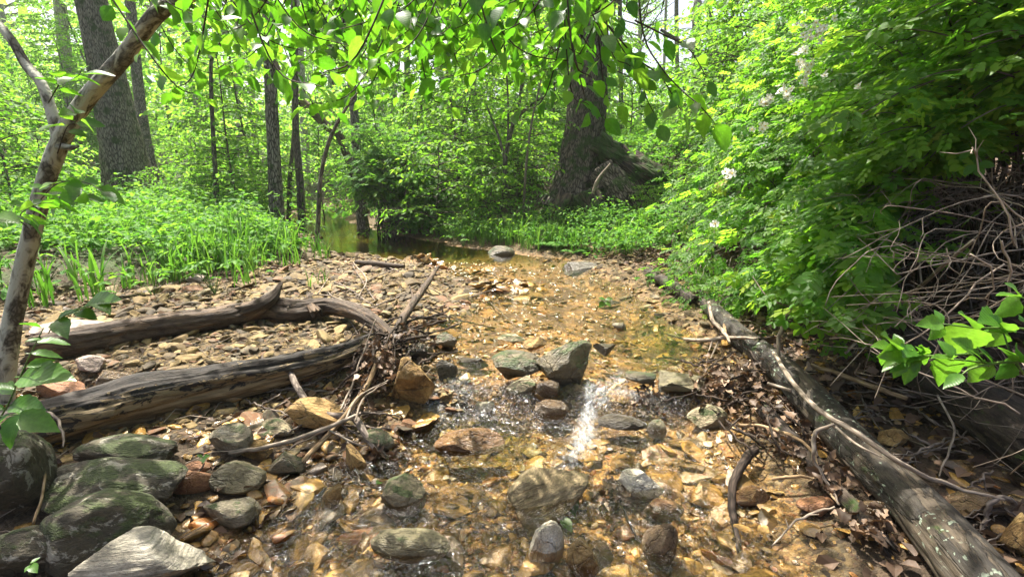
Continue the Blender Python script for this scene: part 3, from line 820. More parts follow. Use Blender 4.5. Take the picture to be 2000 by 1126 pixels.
hero(1905, 985, 130, 70, 'r_brown', 'dark brown stone in the shade right of the grey log', dk=.7, cuts=9, seed=86, level=4)
hero(1990, 1050, 70, 80, 'r_ochre', 'tan stone at the right edge below the dead twigs', dk=.7, cuts=9, seed=87, level=4)
hero(1600, 985, 80, 50, 'r_rust', 'reddish stone under the forked twig beside the grey log', dk=.7, cuts=9, seed=88, level=4)
hero(1710, 1000, 60, 44, 'r_brown', 'brown stone against the near side of the grey log', dk=.7, cuts=9, seed=188, level=4)
hero(1120, 765, 40, 30, 'r_brown', 'wet stone under the falling white water', cuts=8, seed=89, level=4, sink=.3)
hero(950, 792, 40, 24, 'r_quartz', 'small cream stone under the surface of the green pool', cuts=8, seed=90, level=4)
hero(1140, 1095, 60, 70, 'r_ochre_wet', 'wet ochre sliver beside the pale upright stone', cuts=8, seed=91, level=4, dk=.5, turn=-.3)
hero(735, 860, 70, 44, 'r_dark_moss', 'greenish dark stone behind the crossed sticks', cuts=8, seed=92, level=4)
hero(1190, 590, 40, 16, 'r_dark', 'dark flat stone at the right edge of the riffle', cuts=8, seed=93, level=4)
hero(380, 545, 40, 20, 'r_pink', 'pale stone at the edge of the green herbs', cuts=8, seed=94, level=4)

# loose stones: sizes drawn at random, the largest in the picture single, the rest joined
STONE_ME = {}
def stone_field(root, mat, spec, seed, n_single=300, small_level=1):
    r = np.random.default_rng(seed)
    px, py, sz = [], [], []
    for (n, xa, xb, ya, yb, keep, smin, smax, ex) in spec:
        x = r.uniform(xa, xb, n * 3); y = r.uniform(ya, yb, n * 3)
        ok = keep(x, y); x, y = x[ok][:n], y[ok][:n]
        px.append(x); py.append(y); sz.append(smin + (smax - smin) * r.random(len(x)) ** ex)
    x = np.concatenate(px); y = np.concatenate(py); s = np.concatenate(sz)
    for (hx, hy, hr, _) in HERO_AT:
        k = np.hypot(x - hx, y - hy) > hr * .75
        x, y, s = x[k], y[k], s[k]
    z = H(x, y)
    P = np.stack([x, y, z], -1)
    u, v, d = project(P)
    vis = (u > -40) & (u < 2040) & (v > 0) & (v < 1170) & (d > .2)
    P, s, d = P[vis], s[vis], d[vis]
    order = np.argsort(-s / d)
    P, s = P[order], s[order]
    sx = s * r.uniform(.85, 1.35, len(s)); sy = s * r.uniform(.6, 1.0, len(s)); sh = s * r.uniform(.28, .62, len(s)) * np.where(s > .12, .7, 1)
    rot = np.stack([r.normal(0, .22, len(s)), r.normal(0, .22, len(s)), r.uniform(0, 6.283, len(s))], -1)
    key = mat
    if key not in STONE_ME:
        STONE_ME[key] = [rock_mesh('stone', 300 + q, 3, M[mat], smooth=True, cuts=13, rough=.03, dmin=.4) for q in range(14)]
        for me in STONE_ME[key]: me.set_sharp_from_angle(angle=math.radians(28))
    for q in range(min(n_single, len(s))):
        o = link('stone', STONE_ME[key][q % 14], root, P[q] + [0, 0, sh[q] * .12] - np.array(root.location), rot[q], (sx[q], sy[q], sh[q]))
    rest = slice(n_single, None)
    P, sx, sy, sh, rot = P[rest], sx[rest], sy[rest], sh[rest], rot[rest]
    if len(P) == 0: return
    mb = MB()
    pix = sx / np.maximum((P - CO) @ CF, .2) * F
    for lev, sel in ((2, pix > 13), (1, pix <= 13)):
        shapes = [rock_shape(700 + q, lev, cuts=12, rough=.02, dmin=.4) for q in range(12)]
        which = np.arange(len(P)) % 12
        for q in range(12):
            m = np.where(sel & (which == q))[0]
            if len(m) == 0: continue
            v, f = shapes[q]
            ca, sa = np.cos(rot[m, 2]), np.sin(rot[m, 2])
            V = v[None] * np.stack([sx[m], sy[m], sh[m]], -1)[:, None]
            V[..., 2] += V[..., 0] * rot[m, 1][:, None] + V[..., 1] * rot[m, 0][:, None]
            xx = V[..., 0] * ca[:, None] - V[..., 1] * sa[:, None]; yy = V[..., 0] * sa[:, None] + V[..., 1] * ca[:, None]
            V = np.stack([xx, yy, V[..., 2]], -1) + (P[m] + np.stack([0 * sh[m], 0 * sh[m], sh[m] * .10], -1))[:, None]
            k = len(v)
            mb.add(V.reshape(-1, 3), (f[None] + (np.arange(len(m)) * k)[:, None, None]).reshape(-1, 3), np.repeat(r.random(len(m)), k))
    part('pebbles', mb, M[mat], root, smooth=False, kind='stuff')

def in_water(x, y, m=0.0):
    L, R, B, E = edges(y); return (x > L - m) & (x < R + m)
def on_bar(x, y):
    L, R, B, E = edges(y); return (x < L + .12) & (x > B - .35)
def on_right(x, y):
    L, R, B, E = edges(y); return (x > R - .12) & (x < E + .35)
bar = tag(thing('gravel_bar', None, None, (-1.8, 3.6, 0)), 'dry gravel bar of ochre and tan stones left of the creek', kind='structure')
stone_field(bar, 'stone_dry', [
    (420, -3.9, .1, 2.2, 4.6, on_bar, .07, .17, 2.2), (520, -3.6, .1, 3.4, 7.4, on_bar, .06, .16, 2.0), (50, -3.2, .1, 4.2, 7.4, on_bar, .14, .24, 1.5),
    (4600, -4.2, .2, 1.9, 7.6, on_bar, .025, .085, 1.5), (4200, -4.0, .1, 2.1, 4.4, on_bar, .012, .04, 1.3),
    (500, -4.6, -1.5, 7, 10, on_bar, .04, .14, 2.0)], 5)
bed = tag(thing('creek_bed', None, None, (.1, 2.5, -.1)), 'wet ochre creek bed of pebbles and cobbles', kind='structure')
riff = lambda x, y: in_water(x, y) & (fbm2(x * 1.6, y * 1.6, 2, 91) > -.05) & (x < np.interp(y, [3.4, 4.2, 5.2, 6.2, 7], [.0, .25, .35, .1, -1.2]))
stone_field(bed, 'stone_wet', [
    (330, -1.1, 1.1, .95, 2.4, in_water, .06, .19, 1.9), (120, -.8, 1.4, 2.3, 4.0, in_water, .04, .11, 2.2), (520, -1.2, 1.2, 3.2, 7.0, riff, .06, .2, 1.7),
    (1700, -1.1, 1.2, .9, 3.0, in_water, .018, .05, 1.6), (2600, -1.1, 1.1, .9, 2.2, in_water, .010, .028, 1.2), (1800, -1.4, 1.4, 2.8, 7.2, in_water, .02, .07, 1.5)], 6)
shore = tag(thing('gravel_shore', None, None, (1.4, 4.4, .05)), 'narrow gravel shore along the right bank', kind='structure')
stone_field(shore, 'stone_dry', [
    (260, .6, 2.4, 3.4, 7.6, on_right, .05, .15, 2.2), (1100, .4, 2.6, 3.2, 7.6, on_right, .015, .06, 1.5)], 7)
dark_shore = tag(thing('shaded_shore', None, None, (1.3, 2.0, .0)), 'shaded muddy shore with stones beside the grey log', kind='structure')
stone_field(dark_shore, 'stone_wet', [(130, .8, 2.6, 1.0, 3.4, on_right, .05, .14, 2.2), (700, .8, 2.6, .9, 3.4, on_right, .015, .05, 1.5)], 9)
left_shore = tag(thing('stony_bank', None, None, (-1.3, 1.8, .0)), 'dark stony bank below the rotten log at left', kind='structure')
def on_left(x, y):
    L, R, B, E = edges(y); return (x < L + .15) & (x > -2.9)
stone_field(left_shore, 'stone_wet', [
    (300, -2.6, -.5, 1.0, 2.5, on_left, .05, .15, 1.9), (1500, -2.8, -.4, .9, 2.6, on_left, .015, .055, 1.5)], 8)

# ------------------------------------------------------------------ the hazy air of the woods
zt = float(Z.max())
mb = MB(); mb.add(np.array([[x_, y_, z_] for z_ in (-2.0, max(22.5, zt + 1)) for y_ in (gy[0] - 3, gy[-1] + 3) for x_ in (gx[0] - 3, gx[-1] + 3)]), np.array([[0, 2, 3, 1], [4, 5, 7, 6], [0, 1, 5, 4], [2, 6, 7, 3], [0, 4, 6, 2], [1, 3, 7, 5]]))
tag(link('haze', mb.mesh('haze', M['haze'], smooth=False)), 'thin bright haze between the far trees', kind='stuff')
# ------------------------------------------------------------------ logs and sticks
def pxpath(pts, dz_default=0.0):
    """photo pixels on the ground (px, py, height above the ground[, width px]) -> world points and radii"""
    P = []; R = []
    for q in pts:
        p = T(q[0], q[1], q[2]); d = (p - CO) @ CF
        P.append(p); R.append(q[3] * d / F / 2 if len(q) > 3 else .01)
    return np.array(P), np.array(R)

def weather(sd, lump=.10, fis=.16, f=26, base=None):
    """lumps, knots and long fissures of dead wood"""
    def g(a, s, tc):
        lo = fbm(tc * np.array([9, 9, 5]) + sd, 3, sd)
        rd = 1 - np.abs(vnoise(tc * np.array([f, f, 1.6]) + sd * 3, sd + 5)); rd2 = 1 - np.abs(vnoise(tc * np.array([f * 2.1, f * 2.1, 3.0]) + sd, sd + 9))
        kn = sst((vnoise(tc * np.array([7, 7, 6]) + 40 + sd, sd + 2) - .62) / .3)
        r = 1 + lump * lo - fis * rd ** 6 - fis * .5 * rd2 ** 6 + .16 * kn
        return r * (base(a, s, tc) if base else 1)
    return g

def log(name, label, pts, mat, sides=40, n=120, amp=.10, freq=22, stretch=8, cat='log', crack=None, seed=3, stubs=()):
    P, R = pxpath(pts); R = R * .9
    root = thing(name, label, cat, P[len(P) // 2])
    PR = smooth_path(np.hstack([P, R[:, None]]), n)
    mb = MB()
    tube(mb, PR[:, :3], PR[:, 3], sides, amp, freq, stretch, seed=seed, radial=crack or weather(seed), ragged=.09)
    part('trunk', mb, M[mat], root)
    for st in stubs:
        Q, r = pxpath(st)
        q = smooth_path(np.hstack([Q, r[:, None]]), 30)
        mb = MB(); tube(mb, q[:, :3], q[:, 3], 26, amp * 1.4, freq * 1.5, stretch, seed=seed + 5, radial=weather(seed + 5, .1, .3, 40), ragged=.05)
        part('branch_stub', mb, M[mat], root)
    return root

def rag(a, s, tc):
    return 1 + .10 * np.sign(vnoise(np.stack([tc[..., 0] * 14, tc[..., 1] * 14, tc[..., 2] * 3], -1), 41) - .05) * (.5 + .5 * np.sin(s * 2)) * .5
log('rotten_log', 'half rotten log with black bark and bare wood lying across the gravel', [(-60, 870, .10, 120), (90, 825, .10, 104), (250, 785, .10, 96), (400, 752, .10, 84), (540, 722, .10, 66), (650, 698, .09, 52), (715, 672, .10, 40)], 'log_rot', sides=64, n=220, amp=.22, freq=20, stretch=10, crack=weather(3, .16, .22, 24, rag))
log('driftwood_log', 'brown driftwood trunk with a raised broken horn, behind the rotten log', [(70, 682, .07, 62), (170, 664, .07, 66), (290, 640, .07, 60), (420, 622, .07, 52), (520, 604, .08, 50), (580, 608, .07, 54), (650, 598, .10, 36), (720, 622, .12, 34), (775, 668, .08, 24)], 'log_drift', sides=48, n=200, amp=.26, freq=24, stretch=10, seed=9,
    stubs=[[(450, 615, .07, 46), (500, 600, .12, 36), (532, 580, .18, 24), (547, 557, .24, 8)], [(618, 610, .09, 22), (606, 590, .11, 16), (602, 572, .14, 9)]])
def split(a, s, tc):
    c = 1.10 + .22 * np.sin(s * 1.3) + .05 * vnoise(np.stack([s * 6, s * 0, s * 0], -1), 4)
    d = np.abs((a - c + math.pi) % (2 * math.pi) - math.pi)
    w = .05 * sst((s - .55) / .5)
    return 1 - .30 * np.exp(-(d / np.maximum(w, .012)) ** 2) * (s > .45)
LOGP = [(1385, 596, .06, 34), (1434, 645, .07, 44), (1526, 720, .08, 60), (1594, 790, .08, 74), (1682, 884, .07, 90), (1800, 998, .08, 110), (1900, 1116, .08, 132), (2010, 1245, .08, 155)]
log('grey_log', 'long grey weathered log with a lengthwise crack and pale lichen along the right bank', LOGP, 'log_grey', sides=90, n=240, amp=.05, freq=18, stretch=9, crack=weather(14, .09, .10, 20, split), seed=14)
log('small_log', 'short dark log on the right gravel shore below the rose bush', [(1268, 532, .06, 22), (1310, 556, .06, 26), (1352, 585, .06, 26)], 'log_dark', sides=24, n=50, seed=17)
log('shaded_log', 'thick dark log in deep shade behind the grey log at right', [(1770, 690, .12, 110), (1880, 770, .12, 120), (2060, 890, .12, 130)], 'log_dark', sides=40, n=90, seed=19)
log('sunken_limb', 'black wet limb beneath the grey log by the leaf pile', [(1490, 800, .06, 30), (1560, 870, .05, 34), (1640, 960, .03, 34), (1720, 1050, .03, 30)], 'log_dark', sides=24, n=70, amp=.15, seed=21)
log('far_fallen_log', 'mossy fallen log among the herbs beside the leaning trunk at left', [(315, 392, .10, 18), (370, 396, .10, 22), (430, 402, .10, 16)], 'moss_root', sides=20, n=50, amp=.1, seed=23)

def stick(label, pts, mat='dead_cane', name='stick', cat='stick', twigs=(), seed=1, group=None, n=None, knots=.12):
    P, R = pxpath(pts)
    root = thing(name, label, cat, P[0], group)
    q = smooth_path(np.hstack([P, R[:, None]]), n or 10 * len(P))
    q[:, :3] += .006 * np.stack([fbm(np.stack([np.arange(len(q)) * .21, np.full(len(q), k), np.full(len(q), seed)], -1), 3, seed) for k in range(3)], -1)
    mb = MB(); tube(mb, q[:, :3], q[:, 3], 8, knots, 60, 3, seed=seed)
    part('stem', mb, M[mat], root)
    for tw in twigs:
        P2, R2 = pxpath(tw)
        q = smooth_path(np.hstack([P2, R2[:, None]]), 8 * len(P2))
        mb = MB(); tube(mb, q[:, :3], q[:, 3], 6, knots, 60, 3, seed=seed + 3)
        part('twig', mb, M[mat], root)
    return root

stick('grey driftwood stub pointing up from the leaf clump to the right', [(770, 655, .05, 18), (795, 610, .14, 17), (822, 570, .22, 14), (856, 520, .32, 6)], 'log_drift', name='driftwood_stub', seed=2, twigs=[[(800, 605, .15, 6), (806, 580, .2, 5), (800, 558, .25, 3)]])
stick('pale peeled stick slanting down from the leaf clump', [(740, 690, .16, 10), (722, 745, .14, 10), (690, 790, .12, 10), (640, 850, .07, 10), (588, 903, .03, 10)], 'peeled', seed=3, knots=.05)
stick('grey weathered stick lying under the pale peeled stick', [(448, 884, .05, 8), (520, 872, .07, 9), (600, 850, .09, 10), (680, 818, .11, 8), (704, 808, .12, 5)], 'dead_cane', seed=4, twigs=[[(640, 838, .09, 4), (700, 868, .05, 4), (722, 866, .05, 3)], [(675, 818, .11, 5), (700, 775, .15, 4), (758, 742, .18, 2)]])
stick('bent grey brown branch ending in the pale dead leaves', [(566, 690, .14, 7), (572, 735, .12, 12), (600, 785, .09, 13), (630, 808, .08, 13), (690, 816, .08, 14), (722, 860, .06, 14), (745, 895, .05, 10), (772, 916, .03, 5)], 'twig', seed=5, twigs=[[(715, 850, .06, 6), (745, 878, .06, 5), (770, 912, .04, 4)]])
stick('thin pale twig hooked over the bent branch', [(695, 822, .12, 4), (702, 790, .14, 4), (720, 768, .15, 4), (755, 748, .16, 3)], 'dead_cane', seed=6)
stick('slender twig standing beside the pale peeled stick', [(665, 800, .08, 4), (690, 745, .12, 4), (705, 700, .18, 3), (735, 625, .3, 3)], 'dead_cane', seed=7)
stick('short broken twig on the left stones below the rotten log', [(345, 940, .03, 5), (385, 925, .05, 5), (398, 905, .07, 3)], 'twig_dark', seed=8)
stick('pale dry stalk hanging over the mossy boulders at left', [(62, 845, .25, 5), (78, 880, .2, 5), (86, 930, .14, 5), (68, 1022, .05, 5)], 'peeled', seed=9)
stick('thin grey root curling from the rotten log above the mossy boulder', [(70, 800, .2, 4), (105, 810, .2, 5), (120, 840, .17, 5), (124, 872, .14, 3)], 'twig', seed=10)
stick('bare forked twig reaching over the water from the right bank', [(1300, 650, .08, 4), (1340, 662, .08, 6), (1378, 664, .08, 8), (1420, 660, .1, 7), (1480, 660, .16, 4)], 'dead_cane', seed=11, twigs=[[(1325, 658, .08, 4), (1318, 648, .1, 2)], [(1392, 664, .08, 5), (1384, 685, .05, 2)], [(1405, 662, .08, 4), (1388, 700, .04, 3)]])
stick('long pale branch lying along the top of the grey log', [(1512, 690, .27, 7), (1540, 735, .27, 9), (1600, 800, .27, 10), (1680, 850, .26, 11), (1760, 905, .22, 10), (1850, 945, .16, 8), (1960, 975, .12, 5)], 'dead_cane', seed=12, twigs=[[(1500, 748, .26, 6), (1545, 762, .26, 6)], [(1620, 822, .26, 6), (1670, 865, .25, 5), (1722, 892, .24, 3)]])
stick('pale twig curving down from the brown leaf pile', [(1430, 828, .09, 6), (1490, 832, .1, 7), (1545, 850, .1, 7), (1585, 878, .08, 6), (1602, 935, .06, 6), (1640, 985, .04, 4)], 'peeled', seed=13)
stick('hooked pale twig hanging over the side of the grey log', [(1628, 828, .27, 6), (1592, 845, .24, 8), (1588, 880, .18, 8), (1596, 910, .12, 6), (1622, 950, .06, 6), (1640, 985, .04, 4)], 'dead_cane', seed=14)
stick('short pale twig end sticking out below the grey log', [(1505, 936, .06, 6), (1540, 930, .07, 7), (1570, 930, .07, 6), (1608, 942, .06, 4)], 'peeled', seed=15)
stick('black curved branch standing in the shallow water at right', [(1474, 878, .07, 20), (1450, 905, .07, 18), (1430, 945, .06, 16), (1430, 1000, .05, 14), (1440, 1050, .03, 10), (1446, 1084, .01, 8)], 'twig_dark', seed=16)
stick('thin grey forked twig over the water below the leaf pile', [(1508, 1066, .02, 3), (1540, 1030, .04, 4), (1575, 1005, .05, 5), (1630, 988, .06, 4)], 'dead_cane', seed=17, twigs=[[(1540, 1030, .04, 3), (1534, 1012, .06, 2)], [(1575, 1005, .05, 3), (1600, 1004, .05, 2)]])
stick('straight mossy stick in the shade behind the grey log', [(1582, 712, .16, 7), (1640, 730, .15, 9), (1710, 756, .14, 10), (1772, 778, .12, 9)], 'peeled', seed=18)
stick('pale cane stump leaning on the grey log', [(1415, 620, .12, 6), (1416, 660, .1, 7)], 'peeled', seed=19)
stick('twig curled round the upper end of the grey log', [(1385, 590, .2, 6), (1392, 625, .18, 8), (1412, 645, .15, 8), (1425, 668, .12, 5)], 'dead_cane', seed=20)
stick('thin bare twig lying over the gravel bar', [(560, 600, .12, 3), (620, 575, .1, 3), (680, 590, .06, 3), (745, 605, .05, 2)], 'dead_cane', seed=21, twigs=[[(620, 575, .1, 3), (640, 545, .16, 2)]])
stick('slanting dry stem near the far side of the gravel bar', [(700, 580, .02, 3), (715, 545, .12, 3), (690, 512, .2, 2)], 'dead_cane', seed=22)
stick('thin wet twig across the riffle', [(830, 600, .06, 3), (900, 625, .05, 3), (965, 640, .04, 2)], 'twig_dark', seed=23)
stick('dark wet twig beside the white and cream rock', [(1195, 930, .05, 4), (1215, 985, .04, 5), (1240, 1040, .03, 4), (1265, 1075, .02, 3)], 'twig_dark', seed=24)
stick('orange brown bark strip stranded on the upstream gravel', [(695, 512, .05, 10), (740, 516, .05, 12), (790, 520, .05, 8)], 'log_drift', name='bark_strip', cat='bark strip', seed=25)

def debris(label, spots, n, mat, seed, spread, lift, wmin=2, wmax=7):
    """flood debris: thin sticks of many lengths lodged together"""
    r = np.random.default_rng(seed)
    root = thing('twig_tangle', label, 'twig tangle', T(*spots[0][:2]))
    for k in range(n):
        c = spots[k % len(spots)]; a = r.normal(c[2], .5); L = r.uniform(40, 150)
        x, y = c[0] + r.normal(0, spread), c[1] + r.normal(0, spread * .6)
        pts = [(x - math.cos(a) * L * f, y + math.sin(a) * L * f * .8, max(.01, lift * r.uniform(.2, 1.2) * (1 - abs(f) * .6)), r.uniform(wmin, wmax) * (1 - .5 * abs(f))) for f in (-.5, -.1, .25, .5)]
        P, R = pxpath(pts)
        q = smooth_path(np.hstack([P, R[:, None]]), 14); q[:, :3] += r.normal(0, .0035, (14, 3))
        mb = MB(); tube(mb, q[:, :3], q[:, 3], 6, .15, 60, 3, seed=k)
        if r.random() < .5:
            i = r.integers(4, 11); e = q[i, :3] + nrm(q[i + 1, :3] - q[i, :3] + r.normal(0, .03, 3)) * r.uniform(.03, .1)
            tube(mb, np.array([q[i, :3], (q[i, :3] + e) / 2 + r.normal(0, .005, 3), e]), [q[i, 3] * .6, q[i, 3] * .45, q[i, 3] * .3], 5, cap=False)
        part('stick', mb, M[mat], root)
    return root
debris('dark tangle of flood twigs lodged where the two left logs meet', [(745, 690, .9), (770, 670, .5), (720, 740, 1.1), (800, 650, .3)], 46, 'twig_dark', 1, 34, .16)
debris('thin twigs stuck among the stones under the bent grey branch', [(640, 800, .4), (700, 860, -.6), (560, 780, .2)], 18, 'twig', 2, 40, .06, 2, 5)
debris('dark twigs woven through the brown leaf heap by the grey log', [(1440, 760, .3), (1500, 820, -.8), (1400, 720, .1)], 34, 'twig_dark', 3, 55, .14, 2, 6)
debris('loose twigs on the muddy ground behind the grey log', [(1760, 820, -.4), (1840, 900, .5), (1680, 780, -.5), (1900, 1000, .2)], 30, 'twig', 4, 70, .08, 2, 6)
debris('fine twigs lying on the upstream gravel beside the pool', [(650, 560, .3), (740, 580, -.3), (880, 610, .2)], 16, 'twig', 5, 60, .05, 1.5, 3.5)

# ------------------------------------------------------------------ heaps of dead leaves
DEAD_T = [tmpl_leaf(6, .22 + .04 * s, .45, .22, .3, .6, .6, .08, s) for s in range(5)]
DEAD_ME = []
for q, tm in enumerate(DEAD_T):
    b = MB(); b.add(tm[0], tm[1]); DEAD_ME.append(b.mesh('dead_leaf', M['dead_leaf']))
def leaf_pile(label, cpx, spread, n, smin, smax, height, seed, lift=0.0):
    r = np.random.default_rng(seed)
    pts = []
    for (px, py, rx, ry, w) in spread:
        k = int(n * w)
        for _ in range(k):
            g = r.normal(0, .5, 2)
            hh = height * max(0, 1 - (g ** 2).sum() * .5) * r.random() ** .6
            pts.append(T(px + g[0] * rx, py + g[1] * ry + 0, lift + hh))
    root = thing('leaf_pile', label, 'leaf pile', T(*cpx))
    org = np.array(root.location)
    for q, p in enumerate(pts[:300]):
        o = bpy.data.objects.new('dead_leaf', DEAD_ME[q % 5]); COL.objects.link(o); o.parent = root
        dr = nrm(r.normal(0, 1, 3) * np.array([1, 1, .6])); up = nrm(r.normal(0, .8, 3) + np.array([0, -.3, .9]))
        o.matrix_local = mat_frame(p - org, dr, up, r.uniform(smin, smax))
    return root
leaf_pile('heap of brown dead leaves caught against the grey log', (1430, 780), [(1420, 735, 95, 50, .45), (1470, 790, 70, 60, .35), (1380, 770, 60, 30, .12), (1510, 830, 50, 60, .08)], 300, .028, .062, .15, 1)
leaf_pile('clump of tan dead leaves wedged where the two left logs meet', (745, 720), [(738, 690, 40, 38, .45), (760, 715, 44, 40, .25), (800, 655, 56, 26, .20), (720, 740, 40, 40, .1)], 260, .03, .062, .15, 2, .04)
leaf_pile('line of damp dead leaves along the near flank of the grey log', (1640, 930), [(1560, 860, 40, 40, .3), (1620, 930, 45, 40, .35), (1700, 1020, 50, 50, .35)], 200, .026, .055, .07, 8, .02)
leaf_pile('pale grey bunch of dead leaves at the end of the bent branch', (745, 905), [(742, 893, 32, 26, 1.0)], 60, .04, .07, .05, 3, .02)
leaf_pile('small drift of dark leaves beside the flat grey green slab', (1260, 775), [(1258, 770, 30, 26, 1.0)], 45, .03, .06, .03, 4, .05)
leaf_pile('wet dark leaves trapped against the white and cream rock', (1205, 960), [(1200, 965, 24, 40, 1.0)], 40, .03, .06, .02, 5, .05)
leaf_pile('scatter of pinkish dead leaves behind the grey log', (1600, 760), [(1605, 750, 40, 40, .6), (1725, 720, 60, 40, .4)], 60, .04, .08, .04, 6, .05)
# ------------------------------------------------------------------ foliage templates (built once, shared by copies)
RH = tmpl_rhomb(); O6 = tmpl_oval6()

def spray_branch(r, P0, az, L, rise, droop, tw_mb, leaves, nt=9, tl=.42, step=.055, ls=.085, thick=.008):
    """one side branch holding flat sprays of leaves; leaves get (pos, dir, up, size)"""
    d = np.array([math.cos(az), math.sin(az), 0.0]); side = np.array([-d[1], d[0], 0])
    s = np.linspace(0, 1, 7)
    P = P0 + d * (L * s)[:, None] + np.array([0, 0, 1.0]) * (rise * L * s - droop * L * s * s)[:, None] + side * (.10 * L * np.sin(s * 3 + r.uniform(0, 6)) * s)[:, None]
    tube(tw_mb, P, thick * (1 - .8 * s) + .0015, 4, cap=False)
    for k in range(nt):
        t = .22 + .78 * (k + r.uniform(0, .8)) / nt; t = min(t, 1)
        q = np.array([np.interp(t, s, P[:, c]) for c in range(3)])
        sg = 1 if k % 2 else -1
        l = tl * (1.15 - .6 * t) * r.uniform(.6, 1.2)
        td = nrm(d * r.uniform(.5, 1.0) + side * sg * r.uniform(.5, 1.1) + np.array([0, 0, r.uniform(-.25, .15)]))
        m = max(3, int(l / step))
        ss = (np.arange(m) + .6) / m
        Q = q + td * (l * ss)[:, None] - np.array([0, 0, 1]) * (.25 * l * ss * ss)[:, None]
        tube(tw_mb, np.array([q, Q[m // 2], Q[-1]]), [.003, .002, .001], 3, cap=False)
        tside = nrm(np.cross(td, [0, 0, 1.0]))
        sgn = np.where(np.arange(m) % 2, 1, -1)[:, None]
        ld = nrm(td * .6 + tside * sgn * .85 + r.normal(0, .3, (m, 3)) + np.array([0, 0, -.35]))
        lu = nrm(np.array([0, 0, 1.0]) + r.normal(0, .42, (m, 3)))
        leaves.append((Q, ld, lu, ls * r.uniform(.65, 1.2, m)))

def gather(leaves):
    return [np.concatenate([l[k] for l in leaves]) for k in range(4)]

def sapling_template(seed, Ht, R, nb, ls, tm=O6, low=.12, step=.06, nt=9):
    r = np.random.default_rng(seed)
    s = np.linspace(0, 1, 9)
    bend = r.normal(0, .05, 2) * Ht
    P = np.stack([bend[0] * s ** 2 + .03 * Ht * np.sin(4 * s + seed), bend[1] * s ** 2 + .02 * Ht * np.sin(5 * s), Ht * s], -1)
    trunk, twg, lv = MB(), MB(), []
    tube(trunk, P, .0058 * Ht * (1 - .85 * s) + .004, 7, .1, 40, 5)
    for k in range(nb):
        t = low + (1 - low) * ((k + r.random()) / nb)
        p0 = np.array([np.interp(t, s, P[:, c]) for c in range(3)])
        L = R * (1.05 - .65 * t) * r.uniform(.6, 1.15)
        spray_branch(r, p0, k * 2.4 + r.uniform(-.5, .5), L, r.uniform(.15, .55), r.uniform(.2, .5), twg, lv, nt, .42 * R / 1.5 + .12, step, ls)
    a = gather(lv)
    lm = MB(); scatter(lm, tm, *a, rnd=r.random(len(a[0])))
    return dict(trunk=trunk.mesh('trunk', M['bark_dark']), twigs=twg.mesh('branches', M['twig_dark']), crown=lambda mat, lm=lm: lm.mesh('crown', M[mat], smooth=False))

def crown_template(seed, R, Hc, n, ls, nt=7, tm=RH):
    """high crown: limbs rising from the stem, twigs with leaves filling an uneven egg"""
    r = np.random.default_rng(seed)
    limbs, lv = MB(), []
    for k in range(n):
        t = (k + r.random()) / n
        az = k * 2.4 + r.uniform(-.5, .5)
        rad = R * (math.sin(math.pi * min(.12 + .86 * t, 1)) ** .7) * r.uniform(.55, 1.1)
        p0 = np.array([0, 0, Hc * t * .72])
        d = np.array([math.cos(az), math.sin(az), 0])
        s = np.linspace(0, 1, 6)
        P = p0 + d * (rad * s)[:, None] + np.array([0, 0, 1.0]) * (Hc * .26 * s * r.uniform(.4, 1.2))[:, None] + r.normal(0, .05 * rad, (6, 3)) * s[:, None]
        tube(limbs, P, (.020 * R) * (1 - .85 * s) + .008, 5, cap=False)
        for q in range(nt):
            u = r.uniform(.3, 1.0)
            c = np.array([np.interp(u, s, P[:, j]) for j in range(3)])
            m = int(r.uniform(18, 34))
            off = r.normal(0, 1, (m, 3)) * np.array([.42, .42, .20]) * (R * .20)
            ld = nrm(off + r.normal(0, .25, (m, 3)) + d * .2 + np.array([0, 0, -.25]))
            lu = nrm(np.array([0, 0, 1.0]) + r.normal(0, .45, (m, 3)))
            lv.append((c + off, ld, lu, ls * r.uniform(.65, 1.2, m)))
    a = gather(lv); lm = MB(); scatter(lm, tm, *a, rnd=r.random(len(a[0])))
    return dict(limbs=limbs.mesh('limbs', M['bark_dark']), crown=lm.mesh('crown', M['far_leaf'], smooth=False))

CROWNS = [crown_template(40, 3.2, 6.0, 42, .13, 4), crown_template(41, 2.6, 5.5, 36, .13, 4), crown_template(42, 3.8, 5.0, 46, .14, 4)]

